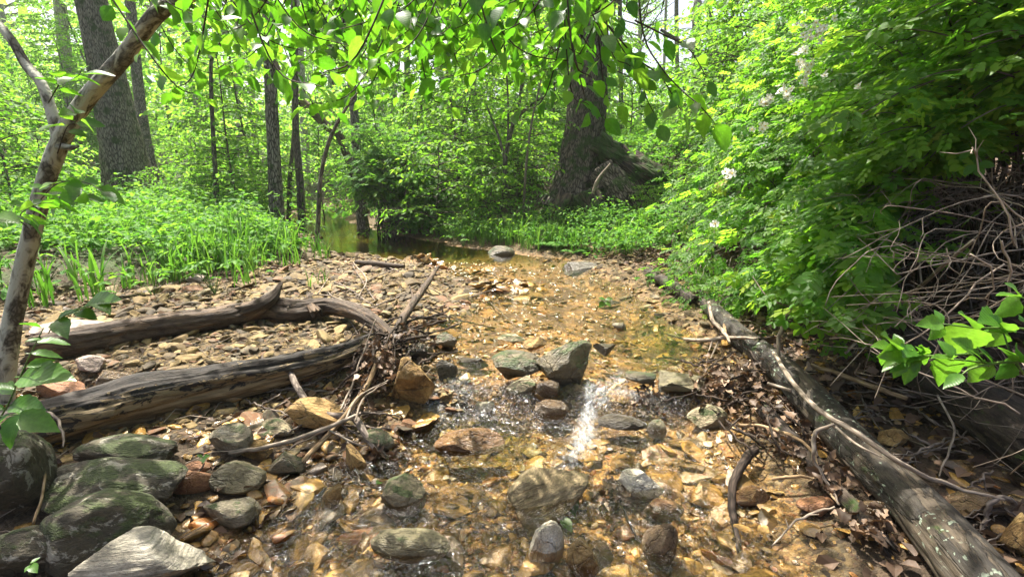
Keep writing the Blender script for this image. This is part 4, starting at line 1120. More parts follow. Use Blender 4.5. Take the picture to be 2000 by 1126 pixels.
def tree(label, pts, Yd, mat, Ht=11.0, sides=16, amp=.10, freq=18, crown=None, cz=.55, csc=1.0, name='tree', cat='tree', extra=(), flare=.0, flare_n=5, group=None, seed=1, n=60, crot=0.0, up_taper=.35, sub=.06):
    """a tree whose stem follows photo pixels (px, py, width px) at distance Yd, carried on up to its crown"""
    Ht = min(Ht, 7.5) if Yd < 20 else Ht
    P = [D(q[0], q[1], Yd) for q in pts]
    R = [q[2] * ((p - CO) @ CF) / F / 2 for q, p in zip(pts, P)]
    b = P[0].copy(); g = float(H(b[0], b[1])) - sub
    dirv = P[0] - P[1]
    if P[0][2] > g + .02:
        k = (P[0][2] - g) / max(-dirv[2], 1e-3) if dirv[2] < 0 else 1
        q = P[0] + dirv * min(k, 1.5); q[2] = g
        P = [q] + P; R = [R[0] * 1.12] + R
    else:
        P[0][2] = g
    if P[-1][2] < Ht:
        dv = P[-1] - P[-2]; dv = dv / max(dv[2], .05)
        m = 3
        for k in range(1, m + 1):
            dz = (Ht - P[-1][2]) / (m - k + 1)
            P.append(P[-1] + np.array([dv[0] * .6 ** k, dv[1] * .6 ** k, 1]) * dz); R.append(R[-1] * (1 - (1 - up_taper) / m))
    P, R = np.array(P), np.array(R)
    PR = smooth_path(np.hstack([P, R[:, None]]), n)
    root = thing(name, label, cat, (P[0][0], P[0][1], g), group)
    fl = None
    if flare:
        fl = lambda a, s, tc: 1 + flare * np.exp(-s / .45) * (.55 + .75 * np.cos(flare_n * a + seed + 1.5 * np.sin(2 * a)) ** 2)
    mb = MB(); tube(mb, PR[:, :3], np.maximum(PR[:, 3], .006), sides, amp, freq, 6, seed=seed, radial=fl)
    part('trunk', mb, M[mat], root)
    for br in extra:
        q = smooth_path(np.array([[*D(e[0], e[1], Yd + (e[3] if len(e) > 3 else 0)), e[2] * Yd / F / 2] for e in br]), 24)
        mb = MB(); tube(mb, q[:, :3], np.maximum(q[:, 3], .003), 8, amp, freq * 1.5, 5, seed=seed + 3)
        part('branch', mb, M[mat], root)
    if crown is not None and (Yd >= 20 and seed % 2 == 0):
        zc = g + Ht * cz
        c = np.array([np.interp(zc, PR[:, 2], PR[:, j]) for j in range(2)] + [zc]) - np.array(root.location)
        tp = CROWNS[crown]
        link('limbs', tp['limbs'], root, c, (0, 0, crot), (csc,) * 3)
        link('crown', tp['crown'], root, c, (0, 0, crot), (csc,) * 3)
    return root

# ------------------------------------------------------------------ the trees one can tell apart, left to right
tree('large grey oak trunk leaning left, the thickest tree on the left bank', [(266, 405, 92), (248, 330, 76), (230, 240, 67), (207, 130, 57), (184, 30, 52), (168, -60, 50)], 11.0, 'bark_oak', 15, 72, .13, 15, 0, .62, 1.1, flare=.28, seed=31, n=170)
tree('upright brown trunk with rough bark at mid left, thickest of its cluster', [(541, 432, 28), (536, 330, 25), (531, 220, 23), (526, 110, 21), (522, 0, 20)], 9.3, 'bark_oak', 12, 28, .12, 22, 1, .62, 1.0, flare=.15, seed=32, n=120)
tree('dark slim trunk just right of the upright brown trunk', [(590, 440, 16), (586, 360, 14), (578, 260, 13), (576, 150, 13), (574, 0, 12)], 9.8, 'bark_dark', 11, 14, crown=1, cz=.65, csc=.8, seed=33)
tree('very thin dark stem squeezed between the two upright trunks at mid left', [(563, 430, 9), (567, 340, 8), (574, 260, 7), (577, 190, 6)], 10.0, 'bark_dark', 5, 10, seed=34)
tree('thin dark sapling standing at the water edge and leaning right', [(619, 520, 10), (621, 440, 9), (626, 350, 8), (645, 270, 7), (680, 205, 5), (700, 180, 3)], 6.9, 'bark_dark', 2.0, 10, seed=35, n=50)
tree('crooked dark sapling with a forked top on the left bank', [(424, 410, 11), (420, 330, 9), (415, 240, 8), (412, 130, 7), (420, 105, 6), (436, 70, 5), (440, 20, 4)], 9.0, 'bark_dark', 4.6, 10, extra=[[(415, 118, 6), (400, 90, 5), (396, 30, 4, .2), (392, -20, 3, .3)]], seed=36)
tree('mossy grey trunk at the far bend of the creek under the vines', [(712, 462, 22), (708, 430, 20), (702, 380, 19), (698, 320, 18), (690, 200, 16), (676, 60, 14)], 10.4, 'bark_oak', 11, 20, .1, 20, 2, .65, .9, flare=.3, seed=37)
tree('sunlit pale trunk behind the slim trunks at mid left', [(600, 420, 16), (598, 330, 15), (592, 220, 14), (586, 90, 13)], 15.5, 'bark_pale', 14, 14, crown=0, cz=.6, seed=38)
tree('leaning pale trunk right of the large oak', [(408, 335, 16), (392, 240, 15), (378, 160, 14), (362, 70, 13)], 18.0, 'bark_pale', 14, 14, crown=2, cz=.55, seed=39)
tree('grey trunk close behind the large oak', [(296, 330, 20), (280, 250, 20), (268, 150, 19), (256, 20, 18)], 16.0, 'bark_oak', 14, 16, crown=1, cz=.6, seed=40)
tree('broad pale trunk high at the upper left corner', [(150, 330, 26), (140, 200, 24), (124, 80, 22), (116, 0, 21)], 20.0, 'bark_pale', 16, 16, crown=0, cz=.5, seed=41)
tree('dead brown trunk leaning across behind the slim trunks', [(668, 276, 16), (640, 248, 17), (604, 212, 18), (570, 180, 16)], 13.0, 'log_drift', 4.0, 14, seed=42)
BIG = tree('great tree with a flared mossy base on the right bank', [(1118, 452, 118), (1122, 400, 96), (1132, 340, 84), (1140, 280, 78), (1146, 210, 74), (1150, 100, 70), (1152, 0, 66)], 8.9, 'bark_big', 15, 96, .16, 12, 2, .62, 1.1, flare=.25, flare_n=3, seed=43, n=200)
tree('pale straight trunk left of the great tree', [(1052, 345, 17), (1054, 270, 16), (1058, 150, 15), (1062, 20, 14)], 17.0, 'bark_pale', 15, 14, crown=1, cz=.5, csc=1.1, seed=44)
tree('slim grey trunk nearest to the left side of the great tree', [(1080, 335, 10), (1080, 250, 10), (1080, 170, 9), (1080, 60, 9)], 16.0, 'bark_pale', 13, 12, seed=45, crown=0, cz=.6, csc=.8)
tree('thin curved sapling in the thicket left of the great tree', [(1000, 440, 10), (990, 380, 10), (986, 320, 9), (1000, 250, 8), (1016, 190, 7), (1020, 120, 5)], 9.0, 'bark_dark', 4.2, 9, extra=[[(988, 320, 6), (975, 270, 5, .2), (960, 230, 4, .4), (950, 205, 2, .5)], [(1003, 240, 6), (1030, 210, 5, -.2), (1060, 190, 3, -.3)]], seed=46)
tree('straight pole thin sapling right of the curved sapling', [(1022, 445, 6), (1024, 380, 5), (1030, 300, 5), (1040, 230, 4), (1058, 150, 3)], 8.6, 'twig', 4.2, 8, seed=47)
tree('pale trunk in the gap of sky at upper right', [(1356, 330, 20), (1358, 220, 19), (1360, 110, 18), (1362, 20, 17)], 19.0, 'bark_pale', 17, 14, crown=2, cz=.6, seed=48)
tree('brown trunk right of the pale trunk in the sky gap', [(1412, 320, 16), (1404, 200, 15), (1394, 80, 14), (1385, 20, 13)], 17.0, 'bark_oak', 14, 14, crown=1, cz=.62, csc=.9, seed=49)
tree('thin black stem against the sky left of the white roses', [(1434, 300, 8), (1432, 180, 7), (1431, 60, 7), (1430, -30, 6)], 12.0, 'bark_dark', 7, 8, seed=50)
tree('fallen dead stem slanting through the sky gap at upper right', [(1440, 138, 12), (1390, 112, 10), (1330, 82, 8), (1290, 58, 5)], 12.5, 'bark_dark', 4.0, 10, seed=51)
tree('pale trunk far up the valley behind the vine mound', [(742, 300, 14), (742, 220, 14), (740, 150, 13), (738, 60, 12)], 22.0, 'bark_pale', 16, 12, crown=0, cz=.6, csc=1.2, seed=52)
tree('leaning whitish trunk far up the valley beside the sky gap', [(758, 280, 8), (766, 220, 8), (774, 160, 7), (780, 110, 6)], 24.0, 'bark_pale', 12, 10, crown=1, cz=.6, seed=53)
tree('twin grey trunk deep in the thicket at centre', [(935, 330, 12), (930, 260, 11), (926, 180, 11), (920, 60, 10)], 19.0, 'bark_oak', 14, 12, crown=2, cz=.6, seed=54)
r0 = np.random.default_rng(77)
for k in range(30):
    px = [20, 60, 340, 440, 470, 500, 660, 690, 800, 835, 870, 905, 960, 985, 1180, 1215, 1250, 1290, 1325, 1475, 1520, 1590, 1650, 1720, 1800, 1880, 1960, -60, 2060, 620][k]
    Yd = r0.uniform(21, 38); w = r0.uniform(.16, .34) * F / Yd
    ln = r0.normal(0, 10) + (1000 - px) * -.05
    tree('slender far trunk deep in the bright woods', [(px, 340, w), (px + ln * .3, 230, w * .95), (px + ln * .7, 120, w * .9), (px + ln, 20, w * .85)], Yd, 'bark_pale' if k % 3 else 'bark_oak', r0.uniform(12, 17), 10, crown=k % 3, cz=r0.uniform(.28, .5), csc=r0.uniform(.95, 1.35), group='far trunks in the bright woods', seed=60 + k, n=24, crot=r0.uniform(0, 6))

# mossy root plate and buttress roots of the great tree
def root_limb(label, pts, Yd, mat, nm='root'):
    q = smooth_path(np.array([[*D(e[0], e[1], Yd + e[3]), e[2] * Yd / F / 2] for e in pts]), 40)
    mb = MB(); tube(mb, q[:, :3], q[:, 3], 36, .34, 12, 5, seed=int(pts[0][0] + pts[0][1]) % 50, radial=weather(int(pts[0][0]) % 17, .25, .3, 10))
    part(nm, mb, M[mat], BIG, label=label)
root_limb('broad mossy root ridge', [(1160, 282, 60, .1), (1212, 318, 62, .0), (1262, 352, 70, -.1), (1308, 395, 66, -.2), (1345, 445, 44, -.3)], 8.7, 'moss_root')
root_limb('gnarled pale root', [(1175, 330, 56, -.3), (1205, 370, 64, -.45), (1235, 410, 58, -.6), (1268, 450, 36, -.7)], 8.7, 'bark_big')
root_limb('mossy root', [(1150, 380, 70, -.3), (1165, 430, 80, -.45), (1175, 480, 56, -.6), (1180, 505, 26, -.7)], 8.7, 'moss_root')
root_limb('mossy root', [(1112, 390, 60, -.2), (1088, 440, 52, -.4), (1064, 472, 30, -.6)], 8.7, 'moss_root')
root_limb('mossy root', [(1190, 345, 60, .0), (1235, 385, 74, -.2), (1275, 430, 66, -.4), (1295, 470, 40, -.5)], 8.7, 'moss_root')
root_limb('mossy root', [(1170, 360, 60, -.1), (1205, 410, 76, -.3), (1225, 455, 64, -.5), (1232, 490, 40, -.6)], 8.7, 'bark_big')
root_limb('dead snag', [(1158, 378, 5, -.9), (1168, 350, 5, -.9), (1192, 320, 3, -.9)], 8.7, 'dead_cane', 'snag')

# ------------------------------------------------------------------ understory saplings and shrubs
SAP = [sapling_template(1, 3.6, 1.5, 36, .105), sapling_template(2, 5.0, 1.8, 44, .115, step=.065), sapling_template(3, 2.4, 1.2, 32, .09), sapling_template(4, 1.3, .9, 24, .08, low=.03), sapling_template(5, 6.5, 2.4, 50, .13, low=.04, step=.075), sapling_template(6, 3.0, 1.5, 22, .17, step=.12, nt=7)]
for s_ in SAP:
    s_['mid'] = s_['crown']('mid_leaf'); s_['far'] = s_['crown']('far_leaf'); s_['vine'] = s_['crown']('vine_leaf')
_first = {}
def place_sapling(kind, mat, x, y, sc, rz, label, group=None, cat='sapling', name='leafy_sapling', tilt=(0, 0), dz=-.03):
    root = thing(name, label, cat, (x, y, float(H(x, y)) + dz), group)
    root.rotation_euler = (tilt[0], tilt[1], rz); root.scale = (sc,) * 3
    for pn, key in (('trunk', 'trunk'), ('branches', 'twigs'), ('crown', mat)):
        link(pn, SAP[kind][key], root)
    return root

r1 = np.random.default_rng(5)
# (px, distance, template, leaf, scale, label)
for (px, Yd, k, m, sc, lab) in [
    (30, 8.0, 2, 'mid', 1.1, 'leafy shrub at the left edge behind the grassy herbs'),
    (-30, 9.5, 0, 'mid', 1.0, 'leafy sapling far left of the large leaning oak'),
    (395, 11.5, 2, 'mid', .7, 'low leafy sapling behind the crooked forked sapling'),
    (470, 9.5, 0, 'mid', .9, 'leafy sapling between the crooked sapling and the brown trunk'),
    (500, 11.5, 1, 'far', 1.0, 'bright tall sapling left of the upright brown trunk'),
    (640, 13.0, 0, 'far', .9, 'bright sapling behind the leaning water edge sapling'),
    (800, 9.4, 3, 'mid', 1.1, 'low bush over the water right of the vine mound'),
    (860, 8.6, 3, 'mid', 1.2, 'low bright bush on the right bank near the pool'),
    (900, 10.2, 2, 'mid', 1.15, 'leafy shrub on the slope behind the pool'),
    (890, 12.0, 1, 'mid', 1.0, 'tall leafy sapling arching at centre above the pool'),
    (985, 9.2, 1, 'mid', .80, 'dense leafy crown over the curved sapling'),
    (960, 8.4, 3, 'mid', .9, 'small bush below the curved sapling'),
    (1040, 10.5, 3, 'mid', 1.0, 'low bush on the slope left of the great tree'),
    (1262, 7.7, 3, 'mid', .4, 'small leafy plant at the foot of the great tree roots'),
    (1390, 8.8, 2, 'mid', .8, 'leafy shrub right of the mossy root ridge'),
    (1400, 11.0, 0, 'mid', 1.0, 'leafy sapling between the great tree and the rose bush'),
    (1330, 12.5, 2, 'far', 1.2, 'bright shrub behind the mossy root ridge'),
    (1220, 12.5, 2, 'far', 1.0, 'bright shrub seen past the right side of the great tree'),
    (1450, 8.0, 0, 'mid', 1.1, 'leafy sapling behind the left shoulder of the rose bush'),
    (1395, 7.4, 3, 'mid', 1.0, 'low bush tucked against the left shoulder of the rose bush'),
    (1440, 9.5, 2, 'mid', 1.1, 'round shrub between the root ridge and the rose bush'),
    (1350, 9.2, 3, 'mid', 1.0, 'low bush on the slope just right of the root ridge'),
    (740, 15.0, 0, 'far', 1.1, 'bright sapling up the creek beyond the vine mound')]:
    x = (px - 1000) / F * Yd * 1.0
    place_sapling(k, m, x, Yd, sc, r1.uniform(0, 6), lab)
MARKS = [(-300, 'left picture edge'), (60, 'mottled sapling'), (225, 'large leaning oak'), (415, 'crooked forked sapling'), (535, 'upright brown trunk'), (582, 'dark slim trunk'), (650, 'leaning water edge sapling'), (745, 'vine mound'), (925, 'twin grey trunk'), (1000, 'thin curved sapling'), (1056, 'pale straight trunk'), (1140, 'great tree'), (1358, 'sky gap trunk'), (1432, 'thin black stem'), (2300, 'right picture edge')]
ORD = ['nearest', 'second nearest', 'third nearest', 'fourth nearest', 'fifth nearest', 'sixth nearest', 'seventh nearest', 'eighth nearest', 'ninth nearest', 'tenth nearest', 'eleventh nearest', 'twelfth nearest', 'thirteenth nearest', 'fourteenth nearest', 'fifteenth nearest', 'sixteenth nearest', 'seventeenth nearest', 'eighteenth nearest', 'nineteenth nearest', 'twentieth nearest', 'twenty-first nearest', 'twenty-second nearest', 'twenty-third nearest', 'twenty-fourth nearest', 'twenty-fifth nearest', 'twenty-sixth nearest', 'twenty-seventh nearest', 'farthest']
def label_by_marks(objs, noun):
    bins = {}
    for o in objs:
        u_ = float(project(np.array(o.location))[0]); i = max(k for k, (a, _) in enumerate(MARKS[:-1]) if k == 0 or a <= u_)
        bins.setdefault(i, []).append(o)
    for i, lst in bins.items():
        lst.sort(key=lambda o: o.location.y)
        for k, o in enumerate(lst):
            o['label'] = f'{ORD[min(k, 27)]} {noun} between {MARKS[i][1]} and {MARKS[i + 1][1]}'
FAR_T, FAR_S, FAR_B = [o for o in COL.objects if o.get('group') == 'far trunks in the bright woods'], [], []
label_by_marks(FAR_T, 'slender far trunk')
far_lab = 'bright green understory sapling deep in the sunlit woods'
for k in range(104):
    Yd = 11.5 + 20 * r1.random() ** 1.1
    px = r1.uniform(-150, 1640)
    if 560 < px < 760 and Yd < 17: continue
    if 1090 < px < 1180 and Yd < 13: continue
    if 150 < px < 310 and Yd < 15.5: continue
    if 1170 < px < 1440 and r1.random() < .75: continue
    if any(abs(px - c) < 1300 / Yd and Yd < yc for c, yc in ((598, 15.3), (392, 17.8), (1066, 16), (1358, 18.5))) and r1.random() < .75: continue
    x = (px - 1000) / F * Yd
    kk = [0, 1, 4, 5, 4, 2][k % 6] if Yd > 15 else [0, 5, 1, 0, 2, 3][k % 6]
    o_ = place_sapling(kk, 'far', x, Yd, r1.uniform(.8, 1.3), r1.uniform(0, 6), far_lab, 'understory saplings in the sunlit woods', tilt=(r1.normal(0, .06), r1.normal(0, .06))); FAR_S.append(o_)
for k in range(26):
    px = r1.uniform(310, 560) if k < 9 else r1.uniform(-120, 150) if k < 14 else r1.uniform(780, 1080); Yd = r1.uniform(9.5, 15)
    x = (px - 1000) / F * Yd
    o_ = place_sapling(3, 'mid' if k % 2 else 'far', x, Yd, r1.uniform(.7, 1.2), r1.uniform(0, 6), 'low leafy bush among the herbs of the woodland floor', 'low bushes on the woodland floor', cat='bush', name='leafy_bush'); FAR_B.append(o_)
label_by_marks(FAR_S, 'bright sapling'); label_by_marks(FAR_B, 'low leafy bush')

# vine covered mound over the creek
# (the vine covered mound follows the rose bush builder)

# far woods: one mass of leaves closing the view
mb = MB()
N = 80000
ang = rng.uniform(-1.0, 1.0, N); dist = rng.uniform(27, 58, N)
x = np.sin(ang) * dist; y = np.cos(ang) * dist; g = H(x, y)
hz = rng.random(N) ** 1.6 * (13 + 4 * fbm2(x * .12, y * .12, 2, 7))
P = np.stack([x, y, g + hz], -1)
dens = fbm(P * np.array([.35, .35, .55]), 3, 19)
pxl = (P - CO) @ CR / ((P - CO) @ CF) * F + 1000
gap = (np.exp(-((pxl - 1300) / 110) ** 2) * .9 + np.exp(-((pxl - 820) / 60) ** 2) * .35 + .10) * sst((hz - 3.0) / 3)
k = dens > -.06 + gap
P = P[k]; n = len(P)
scatter(mb, RH, P, nrm(rvec(n) + np.array([0, 0, -.4])), nrm(rvec(n, .6) + np.array([0, -.2, .8])), rng.uniform(.3, .62, n))
tag(link('far_woods', mb.mesh('far_woods', M['far_leaf'], smooth=False)), 'bright yellow green mass of distant woodland leaves', kind='stuff')
# ------------------------------------------------------------------ wild rose bush on the right bank
def compound(pairs=3, L=1.0, ll=.36, lw=.30):
    """rose leaf: rachis with paired oval leaflets and one at the tip"""
    tv, tf = tmpl_oval6(lw, .10); V = []; Fq = []; n = 0
    spots = [(0, 1.0 - ll * .9, 0.0, 1.0)] + [(sg * .02, .30 + .55 * (k / max(pairs - 1, 1)) * .75, sg * 1.05, .80 + .1 * k) for k in range(pairs) for sg in (-1, 1)]
    for (x, y, a, s) in spots:
        ca, sa = math.cos(a), math.sin(a)
        q = tv * ll * s
        X = q[:, 0] * ca + q[:, 1] * sa; Yv = -q[:, 0] * sa + q[:, 1] * ca
        V.append(np.stack([X + x, Yv + y, q[:, 2] - .14 * (y + Yv) ** 2 + .05 * abs(a)], -1)); Fq.append(tf + n); n += len(tv)
    V.append(np.array([[-.008, 0, 0], [.008, 0, 0], [.006, .75, -.09], [-.006, .75, -.09]])); Fq.append(np.array([[n, n + 1, n + 2, n + 3]]))
    return np.concatenate(V), np.concatenate(Fq)
CP = compound()
CPH = compound(3, 1.0, .36, .33)

class Rose:
    def __init__(s): s.pos = []; s.dir = []; s.up = []; s.size = []; s.cane = MB()
def cane(R, S, E, bow, r, dens=.055, ls=.10, start=.25, thick=.007):
    C1 = S + np.array([0, 0, bow]) + (E - S) * .2; C2 = E + np.array([.25, .1, bow * .45]) + (S - E) * .12
    t = np.linspace(0, 1, 22)[:, None]
    P = S * (1 - t) ** 3 + 3 * C1 * t * (1 - t) ** 2 + 3 * C2 * t * t * (1 - t) + E * t ** 3
    P = P + .03 * np.stack([fbm(np.stack([t[:, 0] * 5, np.full(22, k), np.full(22, r.uniform(0, 99))], -1), 2) for k in range(3)], -1) * np.sin(t * math.pi)
    tube(R.cane, P, np.linspace(thick, .0022, 22), 5, cap=False)
    seg = np.concatenate([[0], np.cumsum(np.linalg.norm(np.diff(P, axis=0), axis=1))]); Lt = seg[-1]
    n = int(Lt * (1 - start) / dens)
    s = Lt * (start + (1 - start) * (np.arange(n) + r.random(n) * .6) / n)
    Q = np.stack([np.interp(s, seg, P[:, j]) for j in range(3)], -1)
    Tn = nrm(np.stack([np.interp(s, seg, np.gradient(P[:, j], seg)) for j in range(3)], -1))
    sd = nrm(np.cross(Tn, np.array([0, 0, 1.0]) + .001))
    sg = np.where(np.arange(n) % 2, 1, -1)[:, None]
    # short side shoots carry the leaves away from the cane
    off = (sd * sg * r.uniform(.0, .16, (n, 1)) + Tn * r.uniform(0, .08, (n, 1)) + np.array([0, 0, 1]) * r.uniform(-.03, .07, (n, 1)))
    d = nrm(Tn * .55 + sd * sg * r.uniform(.3, 1.0, (n, 1)) + r.normal(0, .28, (n, 3)) + np.array([-.12, -.1, -.12]))
    u = nrm(np.array([-.18, -.12, 1.0]) + r.normal(0, .33, (n, 3)))
    R.pos.append(Q + off); R.dir.append(d); R.up.append(u); R.size.append(ls * r.uniform(.65, 1.2, n))

def finish_rose(R, root, mat='rose_leaf', single=300):
    a = [np.concatenate(q) for q in (R.pos, R.dir, R.up, R.size)]
    keep = a[0][:, 2] > H(a[0][:, 0], a[0][:, 1]) + .02
    keep &= ~((a[0][:, 2] < 1.18) & (a[0][:, 0] > .73 * a[0][:, 1]) & (rng.random(len(keep)) < .93))        # the bare hollow under the bush
    a = [q[keep] for q in a]
    u, v, d = project(a[0])
    key = np.where((u > 0) & (u < 2000) & (v > 0) & (v < 1126) & (d > .3), a[3] / d, 0)
    o = np.argsort(-key)
    org = np.array(root.location)
    if single:
        hv = []
        for q in range(4):
            tv, tf = compound(3 if q != 2 else 2, 1, .36, .31 + .02 * q); b = MB(); b.add(tv, tf); hv.append(b.mesh('leaf', M[mat], smooth=False))
        for q in o[:single]:
            ob = bpy.data.objects.new('leaf', hv[q % 4]); COL.objects.link(ob); ob.parent = root
            ob.matrix_local = mat_frame(a[0][q] - org, a[1][q], a[2][q], a[3][q])
    rest = o[single:]
    mb = MB(); scatter(mb, CP, *[q[rest] for q in a])
    part('leaves', mb, M[mat], root, False, kind='stuff')
    part('canes', R.cane, M['bark_dark'], root)
    return a

rr = np.random.default_rng(21)
rose_root = thing('rose_bush', 'wild rose bush with white blossoms arching over the right bank', 'rose bush', (2.7, 4.2, float(H(2.7, 4.2))))
R1 = Rose()
def gp(x, y, dz=0): return np.array([x, y, float(H(x, y)) + dz])
for k in range(230):                                                # rear and middle wall of foliage
    y = rr.uniform(3.0, 6.6); z = .15 + 2.75 * rr.random() ** .85
    E = np.array([1.50 + .42 * z + max(0, y - 4.5) * .12 + rr.normal(0, .10) + max(0, 3.6 - y) * .25, y, max(z, .12)])
    S = gp(rr.uniform(2.5, 3.9), np.clip(y + rr.normal(.3, .5), 2.8, 7.2))
    cane(R1, S, E, max(.25, z * .42) * rr.uniform(.7, 1.2) + .15, rr, dens=.046, ls=.15)
for k in range(105):                                                # near upper right
    y = rr.uniform(2.1, 3.6); z = rr.uniform(1.25, 2.75)
    E = np.array([1.25 + .42 * z + rr.normal(0, .16) + max(0, 2.9 - y) * .22, y, z - rr.uniform(0, .25)])
    S = gp(rr.uniform(3.0, 4.2), y + rr.uniform(.3, 1.6))
    cane(R1, S, E, rr.uniform(.5, 1.0), rr, dens=.05, ls=.15, start=.3)
for k in range(46):                                                 # right edge of the frame, over the hollow
    y = rr.uniform(2.0, 3.4); z = rr.uniform(1.35, 2.9)
    E = np.array([y * rr.uniform(.78, 1.05), y, z]); S = gp(rr.uniform(3.2, 4.6), y + rr.uniform(.4, 1.5))
    cane(R1, S, E, rr.uniform(.4, .9), rr, dens=.05, ls=.15, start=.3)
for k in range(60):                                                 # nearest canes, large leaves
    y = rr.uniform(2.0, 2.6); z = rr.uniform(1.25, 2.3)
    E = np.array([y * rr.uniform(.62, 1.0), y, z]); S = gp(rr.uniform(3.0, 4.2), y + rr.uniform(.6, 1.6))
    cane(R1, S, E, rr.uniform(.4, .9), rr, dens=.05, ls=.135, start=.35)
for k in range(60):                                                 # roof of the hollow
    y = rr.uniform(2.2, 4.2)
    E = np.array([rr.uniform(1.9, 3.2), y, rr.uniform(1.7, 2.6)]); S = gp(rr.uniform(3.2, 4.8), y + rr.uniform(-.2, .8))
    cane(R1, S, E, rr.uniform(.5, .9), rr, dens=.05, ls=.125, start=.35)
for (px, py, Yd) in [(1600, 600, 2.3), (1640, 610, 2.2), (1580, 560, 2.5), (1665, 540, 2.3), (1620, 540, 2.4), (1560, 590, 2.7), (1690, 500, 2.3), (1610, 490, 2.6), (1650, 450, 2.5), (1700, 440, 2.5), (1560, 500, 2.9), (1600, 420, 2.9), (1680, 400, 2.6), (1720, 360, 2.7), (1510, 560, 3.2), (1480, 600, 3.5), (1740, 330, 2.5), (1780, 310, 2.5), (1840, 290, 2.4)]:
    for j in range(6):                                              # the bright cascade
        E = D(px + rr.normal(0, 14), py + rr.normal(0, 14), Yd + rr.normal(0, .08)); S = gp(rr.uniform(2.7, 3.3), Yd + rr.uniform(.9, 1.6))
        cane(R1, S, E, rr.uniform(.4, .7), rr, dens=.034, ls=.145, start=.5)
ra = finish_rose(R1, rose_root)

# white blossoms in clusters
def blossom_mesh(seed):
    r = np.random.default_rng(seed); b = MB()
    for k in range(5):
        a = k * 1.2566 + r.normal(0, .08); ca, sa = math.cos(a), math.sin(a)
        pts = np.array([[0, 0, 0], [.22, .25, .06], [.34, .62, .14], [.22, .95, .16], [0, .86, .13], [-.22, .95, .16], [-.34, .62, .14], [-.22, .25, .06], [0, .5, .05]])
        pts = pts * .52; pts[:, 1] += .03
        q = np.stack([pts[:, 0] * ca + pts[:, 1] * sa, -pts[:, 0] * sa + pts[:, 1] * ca, pts[:, 2] + r.normal(0, .03)], -1)
        b.add(q, np.array([[8, i, (i + 1) % 8] for i in range(8)]), mi=0)
    v, f = ico(1); b.add(v * [.11, .11, .06] + [0, 0, .07], f, mi=1)
    for k in range(14):
        a = r.uniform(0, 6.28); d = r.uniform(.08, .17); c = np.array([math.cos(a) * d, math.sin(a) * d, .13])
        b.add(v * .022 + c, f, mi=1)
    return b.mesh('blossom', [M['petal'], M['stamen']])
BLO = [blossom_mesh(s) for s in range(4)]
uu, vv, dd = project(ra[0])
for (px, py, w, h, n) in [(1590, 58, 44, 38, 20), (1560, 95, 20, 22, 6), (1568, 135, 22, 16, 8), (1580, 150, 14, 20, 6), (1535, 182, 20, 14, 9), (1500, 200, 20, 12, 8), (1487, 250, 12, 10, 4), (1414, 340, 16, 12, 6), (1396, 440, 12, 5, 3), (1670, 170, 8, 6, 2), (1620, 145, 8, 5, 2)]:
    near = dd[np.hypot(uu - px, vv - py) < 26]
    near = near[near > 1.6]
    dep = near.min() if len(near) else 4.6
    c = CO + ray(px, py) * (dep - .15)
    cl = link('flower_cluster', None, rose_root, c - np.array(rose_root.location))
    for k in range(n):
        p = CR * rr.normal(0, w * .45) * dep / F + CU * rr.normal(0, h * .45) * dep / F + CF * rr.normal(0, .03)
        o = bpy.data.objects.new('blossom', BLO[k % 4]); COL.objects.link(o); o.parent = cl
        o.matrix_local = mat_frame(p, rr.normal(0, 1, 3), nrm(np.array([-.35, -.75, .55]) + rr.normal(0, .35, 3)), rr.uniform(.0115, .016) * dep)

# smaller leafy shoots lower on the right bank
for (lab, S, E, nb) in [('small rose shoot drooping over the end of the short dark log', (1.9, 4.9), [(1330, 560, 4.3), (1290, 540, 4.8), (1350, 590, 4.0)], 5),
                        ('leafy rose shoot hanging above the upper end of the grey log', (2.2, 4.0), [(1420, 570, 3.7), (1400, 600, 3.7), (1450, 560, 3.6), (1370, 620, 3.8)], 5),
                        ('sparse rose shoot below the bright leaf cascade', (2.4, 3.3), [(1680, 640, 2.6), (1600, 640, 2.7), (1660, 690, 2.5)], 2)]:
    rt = thing('rose_shoot', lab, 'rose shoot', gp(*S)); Rr = Rose()
    for e in E:
        for j in range(nb):
            cane(Rr, gp(S[0] + rr.normal(0, .15), S[1] + rr.normal(0, .2)), D(e[0] + rr.normal(0, 14), e[1] + rr.normal(0, 10), e[2] + rr.normal(0, .08)), .35, rr, dens=.04, ls=.09, start=.4)
    finish_rose(Rr, rt, single=40)

